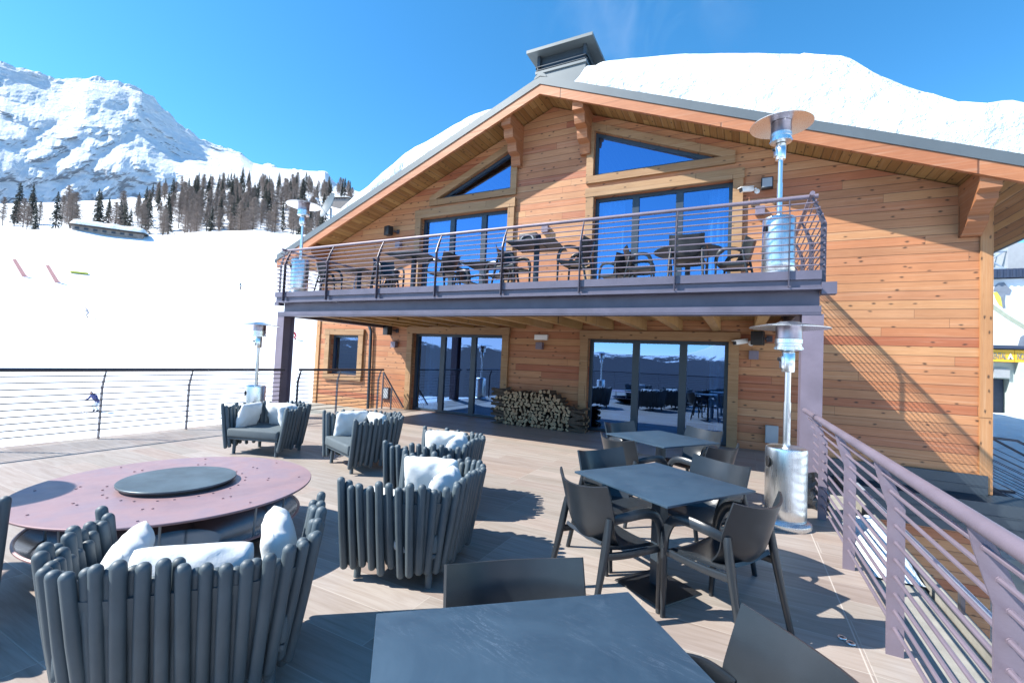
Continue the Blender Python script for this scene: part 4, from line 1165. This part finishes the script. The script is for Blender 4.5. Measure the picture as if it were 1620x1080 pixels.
# snow left outside the right railing
b = MB()
def heap(i, j):
    u = i/30; v = j/12
    x = 1.03+.40*v; y = 5.1+1.5*u
    z = -.20+.24*math.sin(PI*u)**.55*math.sin(PI*v)**.5*(1+.5*noise.fractal(Vector((u*5, v*3, 1)), 1, 2, 4))
    return (x, y, z)
b.grid(heap, 31, 13)
tag(b.build('snow_heap', M['snow'], smooth=70), 'strip of leftover snow on the ledge outside the right railing', 'snow', kind='stuff')
for k, (x, y) in enumerate(((.565, 3.37), (.60, 3.33))):
    b = MB(); b.lathe([(.012, .002), (.022, .002), (.024, .006), (.022, .010), (.012, .010), (.012, .002)], 18)
    tag(b.build('metal_ring', M['inox'], loc=(x, y, 0)), 'small shiny metal ring lying on the tiles near the right railing', 'ring', 'small metal rings on the tiles')

# low rail on the outer ledge
t = thing('ledge_railing', 'low dark steel rail beyond the concrete ledge on the right', 'railing', (1.49, 4, -.16))
for y in (8.2, 6.4, 4.6, 2.8, 1.0):
    b = MB(); b.box(1.478, 1.502, y-.03, y+.03, -.16, .0); b.build('post', M['darksteel'], t, True, 0)
b = MB(); b.box(1.47, 1.51, -3, 9.3, .001, .035, .004); b.build('top_rail', M['galv'], t, True, 0)
# ------------------------------------------------------------------ right side: snow bank, stair, rental building
def bank(i, j):
    x = 3.68+i*.9; y = 10.9+j*.75
    z = interp(y, [(10.9, -1.4), (12.2, -1.0), (14, -.35), (16, -.1), (19, .08), (21, .18), (23.5, .32), (26, .3), (28, .1), (45, -.6)])
    z += noise.fractal(Vector((x*.35, y*.4, 5)), 1, 2, 4)*.08
    return (x, y, z)
b = MB(); b.grid(bank, 36, 44); tag(b.build('snow_bank', M['snow'], smooth=70), kind='structure', label='snow bank between the chalet and the rental building')
t = thing('outdoor_stair', 'dark metal stair with snowy treads at the right corner of the chalet', 'stairs', (4.6, 11.6, -1))
for k in range(9):
    x = 3.85+k*.28; z = -.28-k*.17
    b = MB(); b.box(x, x+.30, 10.75, 12.1, z-.04, z); b.build('tread', M['darksteel'], t, True, 0)
    b = MB()
    b.grid(lambda i, j: (x+.02+.25*i/4, 10.8+1.25*j/8, z+.003+.05*math.sin(PI*i/4)**.5*math.sin(PI*j/8)**.4), 5, 9)
    b.build('snow_cap', M['snow'], t, True, 60)
for y in (10.70, 12.15):
    b = MB(); b.sweep([(3.8, y, -.35), (6.3, y, -1.85)], .015, .12, n=8, pw=.5); b.build('stringer', M['darksteel'], t, True, 0)
    b = MB(); b.sweep([(3.75, y, .60), (4.15, y, .58), (6.3, y, -.72)], .022, n=8); b.build('handrail', M['darksteel'], t, True)
    for k in range(1, 8):
        b = MB(); b.cyl((3.8, y, .56-k*.11), (6.3, y, -.72-k*.11), .007, 6); b.build('bar', M['darksteel'], t, True)
    for x in (3.8, 4.9, 6.2):
        z = -.35-(x-3.8)*.6; b = MB(); b.box(x-.02, x+.02, y-.02, y+.02, z-.2, z+.95); b.build('post', M['darksteel'], t, True, 0)

def text(body, size, loc, mat, parent, name='lettering', w_=None):
    cu = bpy.data.curves.new('t', 'FONT'); cu.body = body; cu.size = size; cu.extrude = .01; cu.align_x = 'LEFT'
    o = bpy.data.objects.new('t', cu); C.objects.link(o)
    dg = bpy.context.evaluated_depsgraph_get(); me = bpy.data.meshes.new_from_object(o.evaluated_get(dg))
    bpy.data.objects.remove(o)
    me.transform(Matrix.Rotation(PI/2, 4, 'X'))
    if w_:
        wd = max(v.co.x for v in me.vertices); me.transform(Matrix.Diagonal((w_/wd, 1, 1, 1)))
    me.materials.clear(); me.materials.append(mat)
    q = bpy.data.objects.new(name, me); C.objects.link(q); q.parent = parent
    off = Vector((0, 0, 0)); s_ = parent
    while s_ is not None: off += s_.location; s_ = s_.parent
    q.location = Vector(loc)-off
    return q
t = thing('rental_building', 'pale grey green ski rental building at the right edge', 'building', (12, 26, 0))
b = MB()
b.box(5, 9.50, 26.4, 34, -1.5, 2.38); b.box(10.0, 22, 26.4, 34, -1.5, 2.38); b.box(9.50, 10.0, 26.4, 34, 1.68, 2.38); b.box(9.50, 10.0, 27.0, 34, -1.5, 1.68)
b.box(10.16, 10.40, 26.0, 26.39, -1.5, 2.38); b.box(5, 22, 26.45, 34, 2.39, 6.2)
b.build('wall', M['render'], t, True, 0)
b = MB(); b.box(9.52, 9.98, 26.85, 26.9, -1.0, 1.66); b.build('door', M['navy'], t, True, 0)
b = MB(); b.box(9.50, 9.98, 26.3, 26.39, 1.72, 2.1); b.build('door_sign', M['greypl'], t, True, 0)
b = MB(); b.box(5, 22, 26.0, 26.44, 5.91, 6.27)
for k in range(90): b.box(5+k*.19, 5.08+k*.19, 25.97, 25.999, 5.91, 6.27)
b.build('cornice', M['navy'], t, True, 0)
b = MB(); b.box(5, 22, 25.96, 26.3, 2.93, 3.05); b.build('ledge', M['navy'], t, True, 0)
sg = thing('rental_sign', 'yellow rental sign strip with a white mountain emblem', 'sign', (9.9, 26, 2.4))
b = MB(); b.box(7.6, 10.035, 26.1, 26.3, 2.385, 2.885); b.build('board', M['yellow'], sg, True, 0)
b = MB(); b.box(10.05, 12.6, 26.1, 26.3, 2.385, 2.885); b.build('board', M['yellow'], sg, True, 0)
text('RENTAL', .37, (9.315, 26.095, 2.495), M['letter'], sg, w_=.475)
text('NO', .37, (10.11, 26.095, 2.495), M['letter'], sg, w_=.2)
b = MB(); b.prism([(9.83, 2.50), (9.915, 2.76), (10.0, 2.50), (9.96, 2.50), (9.915, 2.60), (9.87, 2.50)], 26.085, 26.098); b.build('emblem', M['signwhite'], sg, True, 0)
b = MB(); b.prism([(9.878, 2.50), (9.915, 2.585), (9.952, 2.50)], 26.08, 26.097); b.build('emblem', M['navy'], sg, True, 0)
bb = thing('billboard', 'large billboard of a skier in yellow on snow above the rental sign', 'billboard', (12, 26, 3.1))
b = MB(); b.box(6, 14, 26.2, 26.4, 3.08, 5.88); b.build('panel', M['bbsnow'], bb, True, 0)
def flat(pts, y, m_, nm): b_ = MB(); b_.prism(pts, y, 26.198); b_.build(nm, M[m_], bb, True, 0)
def bq(pts): return [(9.277+.0189*(u-1567), 2.87+.0268*(553-v)) for u, v in pts]
flat(bq([(1575, 462), (1581, 461), (1588, 470), (1590, 486), (1584, 482), (1578, 472)]), 26.19, 'bbyel', 'printed_figure')
flat(bq([(1577, 452), (1583, 447), (1592, 446), (1597, 452), (1604, 458), (1601, 466), (1594, 466), (1593, 476), (1594, 486), (1590, 487), (1587, 470), (1580, 460), (1575, 460)]), 26.18, 'bbgrey', 'printed_figure')
flat(bq([(1560, 470), (1560, 479), (1600, 506), (1640, 530), (1640, 522), (1600, 498)]), 26.185, 'bbolive', 'printed_band')
flat(bq([(1614, 546), (1618, 532), (1630, 524), (1640, 524), (1640, 546)]), 26.19, 'bbgrey', 'printed_figure')
tw = thing('steel_truss', 'galvanised lattice truss above the billboard', 'truss', (9.8, 27, 7.2))
b = MB()
for z in (6.4, 7.15):
    for y in (26.6, 27.4): b.cyl((6, y, z), (9.97, y, z), .05, 6)
for k in range(5):
    x = 5.5+k*.88
    b.cyl((x, 26.6, 6.4), (x+.88, 26.6, 7.15), .035, 6); b.cyl((x, 26.6, 7.15), (x+.88, 26.6, 6.4), .035, 6); b.cyl((x, 26.6, 6.3), (x, 26.6, 7.15), .04, 6)
    b.cyl((x, 27.4, 6.4), (x+.88, 27.4, 7.15), .03, 6)
b.build('lattice', M['galv'], tw, True, 0)
b = MB(); b.box(9.98, 12.5, 26.5, 28, 6.28, 7.45); b.build('cabin', M['greypl'], tw, True, 0)

# ------------------------------------------------------------------ slope furniture
# satellite dish and the hut roofs behind the left eave
t = thing('satellite_dish', 'large grey satellite dish beyond the left eave of the chalet', 'satellite dish', (-14.6, 12.2, 4.0))
b = MB()
ax = Vector((-.31, -.91, .30)).normalized(); q = ax.to_track_quat('Z', 'Y').to_matrix().to_4x4()
b.lathe([(0, 0), (.2, .012), (.38, .045), (.52, .09), (.525, .08), (.38, .03), (.2, -.004), (0, -.016)], 36)
for v in b.bm.verts: v.co = Vector((-14.55, 12.2, 7.22))+q.to_3x3() @ v.co
b.build('reflector', M['dish'], t, True)
b = MB(); b.cyl((-14.5, 12.25, 7.15), (-14.4, 12.3, 4.2), .04, 10); b.build('mast', M['galv'], t, True)
b = MB(); f_ = Vector((-14.55, 12.2, 7.22))+ax*.55; b.cyl(Vector((-14.55, 12.2, 6.75)), f_, .012, 6); b.cyl(f_, f_-ax*.12, .035, 10); b.build('feed_arm', M['galv'], t, True)

def snowhut(name, label, az, r, wx, dy, hz, rz, roofz, snow_t, z=None):
    p = pol(az, r); zz = p.z if z is None else z
    t = thing(name, label, 'hut', (p.x, p.y, zz), rz)
    b = MB(); b.box(-wx/2, wx/2, -dy/2, dy/2, -4.5, hz); b.build('wall', M['hutwall'], t, smooth=0)
    for k in range(int(wx/1.9)):
        b = MB(); b.box(-wx/2+.5+k*1.9, -wx/2+1.4+k*1.9, -dy/2-.03, -dy/2-.002, hz-1.0, hz-.35); b.build('window', M['alu'], t, smooth=0)
    def sr(i, j):
        u = -1+2*i/24; v = -1+2*j/10
        e = min(1, (1-abs(u))*9)*min(1, (1-abs(v))*5)
        return (u*(wx/2+.5), v*(dy/2+.6), hz+roofz*(1-abs(v)*.5)+snow_t*e**.5*(1+.3*noise.noise(Vector((u*4, v*3, 2)))))
    b = MB(); b.grid(sr, 25, 11); b.build('snow_roof', M['snow'], t, smooth=70)
    b = MB(); b.box(-wx/2-.45, wx/2+.45, -dy/2-.55, dy/2+.55, hz-.12, hz+.001); b.build('eave', M['bark'], t, smooth=0)
    return t
snowhut('mountain_hut', 'long low hut buried under white snow on the crest of the slope', -69.2, 170, 15.0, 6, .75, R(69-14), .5, 1.35)
p = pol(-49.6, 120)
t = snowhut('mountain_hut', 'grey roofed hut peeping over the left eave behind the satellite dish', -48.6, 330, 15, 12, 5.0, R(20), 1.2, .6)
for az, r, l in ((-74.8, 131, 'faded red slope netting panel leaning at the far left'), (-72.8, 126, 'faded red slope netting panel leaning, second from the left')):
    p = pol(az, r); t = thing('safety_net', l, 'slope netting', p, R(60), 'red slope netting panels'); t.scale = (1.5, 1.5, 1.7)
    b = MB(); b.hexa([(-.9, 0, 1.9), (-.55, 0, 2.0), (.6, 0, .1), (.15, 0, 0)], [(-.9, .03, 1.9), (-.55, .03, 2.0), (.6, .03, .1), (.15, .03, 0)]); b.build('net', M['rednet'], t, smooth=0)
    b = MB(); b.cyl((.6, .02, -.3), (.6, .02, 1.5), .04, 6); b.build('pole', M['rednet'], t)
p = pol(-71.2, 134); b = MB(); b.box(-1.4, 1.4, -.5, .5, 0, .35, .08); o = b.build('padded_mat', M['bbyel'], loc=p+Vector((0, 0, .05)), rot=(0, 0, R(65)))
tag(o, 'small yellow padded mat lying on the snow slope', 'mat')

# skiers ---------------------------------------------------------------
def skier(az, r, z, face, jac, pan, label, lean=.25, tuck=.2, ski='jblue'):
    p = pol(az, r); 
    t = thing('person', label, 'person', p, face)
    me = bpy.data.meshes.new('body'); ob = bpy.data.objects.new('body', me); C.objects.link(ob); ob.parent = t
    k = tuck
    V = [(0, -.05, .88-k*.5), (0, .03+lean*.15, 1.12-k*.5), (0, .1+lean*.3, 1.36-k*.5), (0, .14+lean*.4, 1.47-k*.5), (0, .18+lean*.48, 1.58-k*.5), (0, .2+lean*.5, 1.68-k*.5),
         (.11, -.05, .84-k*.5), (.15, .22, .50-k*.2), (.15, .0, .10), (.15, .14, .05), (-.11, -.05, .84-k*.5), (-.15, .22, .50-k*.2), (-.15, .0, .10), (-.15, .14, .05),
         (.2, .1+lean*.28, 1.38-k*.5), (.36, .12+lean*.3, 1.14-k*.5), (.33, .36+lean*.3, 1.06-k*.5), (-.2, .1+lean*.28, 1.38-k*.5), (-.36, .12+lean*.3, 1.14-k*.5), (-.33, .36+lean*.3, 1.06-k*.5)]
    E_ = [(0, 1), (1, 2), (2, 3), (3, 4), (4, 5), (0, 6), (6, 7), (7, 8), (8, 9), (0, 10), (10, 11), (11, 12), (12, 13), (2, 14), (14, 15), (15, 16), (2, 17), (17, 18), (18, 19)]
    RAD = [.15, .15, .16, .07, .105, .09, .1, .085, .075, .06, .1, .085, .075, .06, .085, .065, .055, .085, .065, .055]
    me.from_pydata(V, E_, [])
    md = ob.modifiers.new('skin', 'SKIN'); 
    for i, sv in enumerate(me.skin_vertices[0].data): sv.radius = (RAD[i], RAD[i]); sv.use_root = (i == 0)
    sb = ob.modifiers.new('sub', 'SUBSURF'); sb.levels = 1; sb.render_levels = 1
    dg = bpy.context.evaluated_depsgraph_get(); m2 = bpy.data.meshes.new_from_object(ob.evaluated_get(dg))
    ob.modifiers.clear(); ob.data = m2; m2.materials.clear()
    for mm in (M[jac], M[pan], M['skin'], M['pdark']): m2.materials.append(mm)
    for f in m2.polygons:
        c = f.center
        f.material_index = 3 if c.z < .16 else (1 if c.z < .86-k*.5 and abs(c.x) < .27 else (2 if 1.5-k*.5 < c.z < 1.63-k*.5 and c.y > .2+lean*.45 else (3 if c.z > 1.6-k*.5 else 0)))
    m2.shade_smooth()
    for x in (.15, -.15):
        b = MB(); b.sweep([(x, -.75, .015), (x, .75, .015), (x, .9, .05), (x, .97, .11)], .045, .01, n=6); b.build('ski', M[ski], t)
    for s_ in (1, -1):
        b = MB(); b.cyl((.33*s_, .4+lean*.3, 1.12-k*.5), (.48*s_, -.35, .25), .012, 6); b.build('ski_pole', M['pdark'], t)
skier(-69.3, 45, 0, R(200), 'jblue', 'pwhite', 'skier in dark blue jacket and pale trousers crouching behind the left railing', .6, .35)
skier(-70.4, 100, 0, R(160), 'jgrey', 'jgrey', 'distant skier in pale grey on the white slope above the left railing', .3, .1)
skier(-52.7, 88, 0, R(120), 'jred', 'jred', 'distant skier in red just right of the left pillar', .5, .3)
skier(-58.4, 122, 0, R(170), 'jteal', 'pdark', 'tiny dark clothed skier high on the slope left of the balcony', .2, .1)

# ------------------------------------------------------------------ trees
def spruce(seed):
    rr = random.Random(seed); H_ = 13.0
    t = thing('spruce_tree', 'spruce', 'tree', (0, 0, 0))
    b = MB(); b.sweep([(0, 0, -.8), (0, 0, H_*.5), (0, 0, H_*.97)], [.22, .13, .03], n=6); b.build('trunk', M['bark'], t)
    b = MB(); bm = b.bm
    for k in range(430):
        f = rr.random()**.85; z = 1.1+f*(H_-1.3)
        rad = (2.45*(1-f)**.85+.15)*rr.uniform(.35, 1.08)
        a = rr.uniform(0, 2*PI); ca, sa = math.cos(a), math.sin(a)
        tip = Vector((rad*ca, rad*sa, z-rad*.34)); root = Vector((rad*.3*ca, rad*.3*sa, z+.05)); w_ = .16+.22*rad*.5
        sd = Vector((-sa, ca, 0))*w_
        v = [bm.verts.new(p_) for p_ in (root, tip*.72+root*.28+sd+Vector((0, 0, -.1)), tip, tip*.72+root*.28-sd+Vector((0, 0, -.12)))]
        bm.faces.new(v)
    b.build('crown', M['spruce'], t, smooth=0, recalc=False)
    return t
def larch(seed):
    rr = random.Random(seed); H_ = 12.0
    t = thing('larch_tree', 'larch', 'tree', (0, 0, 0))
    b = MB(); b.sweep([(0, 0, -.8), (.1, 0, H_*.5), (0, .1, H_*.98)], [.2, .12, .03], n=6); b.build('trunk', M['bark'], t)
    b = MB(); bm = b.bm
    for k in range(380):
        f = rr.random()**.9; z = 2.0+f*(H_-2.3)
        rad = (3.5*(1-f)**.7+.35)*rr.uniform(.4, 1.05); a = rr.uniform(0, 2*PI); ca, sa = math.cos(a), math.sin(a)
        tip = Vector((rad*ca, rad*sa, z+rad*rr.uniform(-.1, .35))); root = Vector((0, 0, z-.1)); sd = Vector((0, 0, .035))
        bm.faces.new([bm.verts.new(p_) for p_ in (root-sd, tip, root+sd)])
        for q in range(7):
            g_ = rr.uniform(.3, 1); p_ = root.lerp(tip, g_); d_ = Vector((rr.uniform(-1, 1), rr.uniform(-1, 1), rr.uniform(-.7, .5)))*.5
            e_ = Vector((rr.uniform(-.05, .05), rr.uniform(-.05, .05), .075))
            bm.faces.new([bm.verts.new(p_), bm.verts.new(p_+d_), bm.verts.new(p_+d_*.5+e_)])
    b.build('crown', M['larch'], t, smooth=0, recalc=False)
    return t
protos = [('s', spruce(1)), ('s', spruce(2)), ('s', spruce(3)), ('l', larch(4)), ('l', larch(5)), ('l', larch(6))]
used = {}
rt = random.Random(21)
spots = []
def dens(az): return interp(az, [(-77, .35), (-71, .45), (-67, .6), (-64, .85), (-60, 1), (-48, 1)])
tries = 0
while len(spots) < 285 and tries < 20000:
    tries += 1
    az = rt.uniform(-77, -47.5); r = 180+240*rt.random()**1.05
    if rt.random() > dens(az): continue
    if az < -67 and r > 300: continue
    if -71.8 < az < -66.5 and r < 190: continue
    if az > -50.6 and r < 335: continue
    if any(abs(a-az)*R(1)*r < 1.6 and abs(q-r) < 4 for a, q in spots): continue
    spots.append((az, r))
for az, r in spots:
    kind = 's' if rt.random() < .36+.12*(r > 300) else 'l'
    k, pr_ = rt.choice([p_ for p_ in protos if p_[0] == kind])
    s_ = rt.uniform(.7, 1.25)*(1.08 if r > 230 else .95)
    p = pol(az, r)
    lab = ('dark evergreen spruce on the snowy ridge above the slope' if kind == 's' else 'bare grey brown larch on the snowy ridge above the slope')
    grp = 'spruces on the ridge' if kind == 's' else 'bare larches on the ridge'
    if pr_.name not in used:
        used[pr_.name] = 1; pr_.location = p; pr_.rotation_euler = (0, 0, rt.uniform(0, 6)); pr_.scale = (s_, s_, s_); tag(pr_, lab, 'tree', grp)
    else: dup(pr_, p, rt.uniform(0, 6), lab, grp, (s_*rt.uniform(.85, 1.1),)*2+(s_,))

# thin smoke drifting off the chimney
def smoke():
    m = bpy.data.materials.new('chimney_smoke'); m.use_nodes = True; nt = m.node_tree; nt.nodes.clear(); n = NT(nt)
    out = n('ShaderNodeOutputMaterial'); co = n('ShaderNodeTexCoord')
    gx, gy, gz = sep(n, co.outputs['Generated'])
    x, y, z = sep(n, co.outputs['Object'])
    f = n.noise(n.xyz(n.m('MULTIPLY', x, .55), n.m('MULTIPLY', y, .4), n.m('MULTIPLY', z, .35)), 1.3, 5, .6, .8)
    e = n.m('MULTIPLY', n.m('MULTIPLY', n.m('MULTIPLY', gx, n.m('SUBTRACT', 1.0, gx)), n.m('MULTIPLY', gy, n.m('SUBTRACT', 1.0, gy))), n.m('MULTIPLY', gz, n.m('SUBTRACT', 1.0, gz)))
    d = n.m('MULTIPLY', n('ShaderNodeMapRange', {'Value': f, 'From Min': .5, 'From Max': .75}).outputs[0], n.m('MULTIPLY', e, 64*.12))
    v = n('ShaderNodeVolumePrincipled', {'Color': (.85, .88, .92, 1), 'Density': d, 'Anisotropy': .2})
    L(n, v.outputs[0], out.inputs['Volume'])
    return m
b = MB(); b.box(-3.2, 3.2, -2.5, 2.5, -3.6, 3.6)
o = b.build('smoke', smoke(), smooth=0, loc=(-2.9, 12.6, 13.2)); tag(o, 'faint wisps of smoke drifting off the chimney', 'smoke', kind='stuff')
sc.cycles.volume_step_rate = 2.0; sc.cycles.volume_max_steps = 64
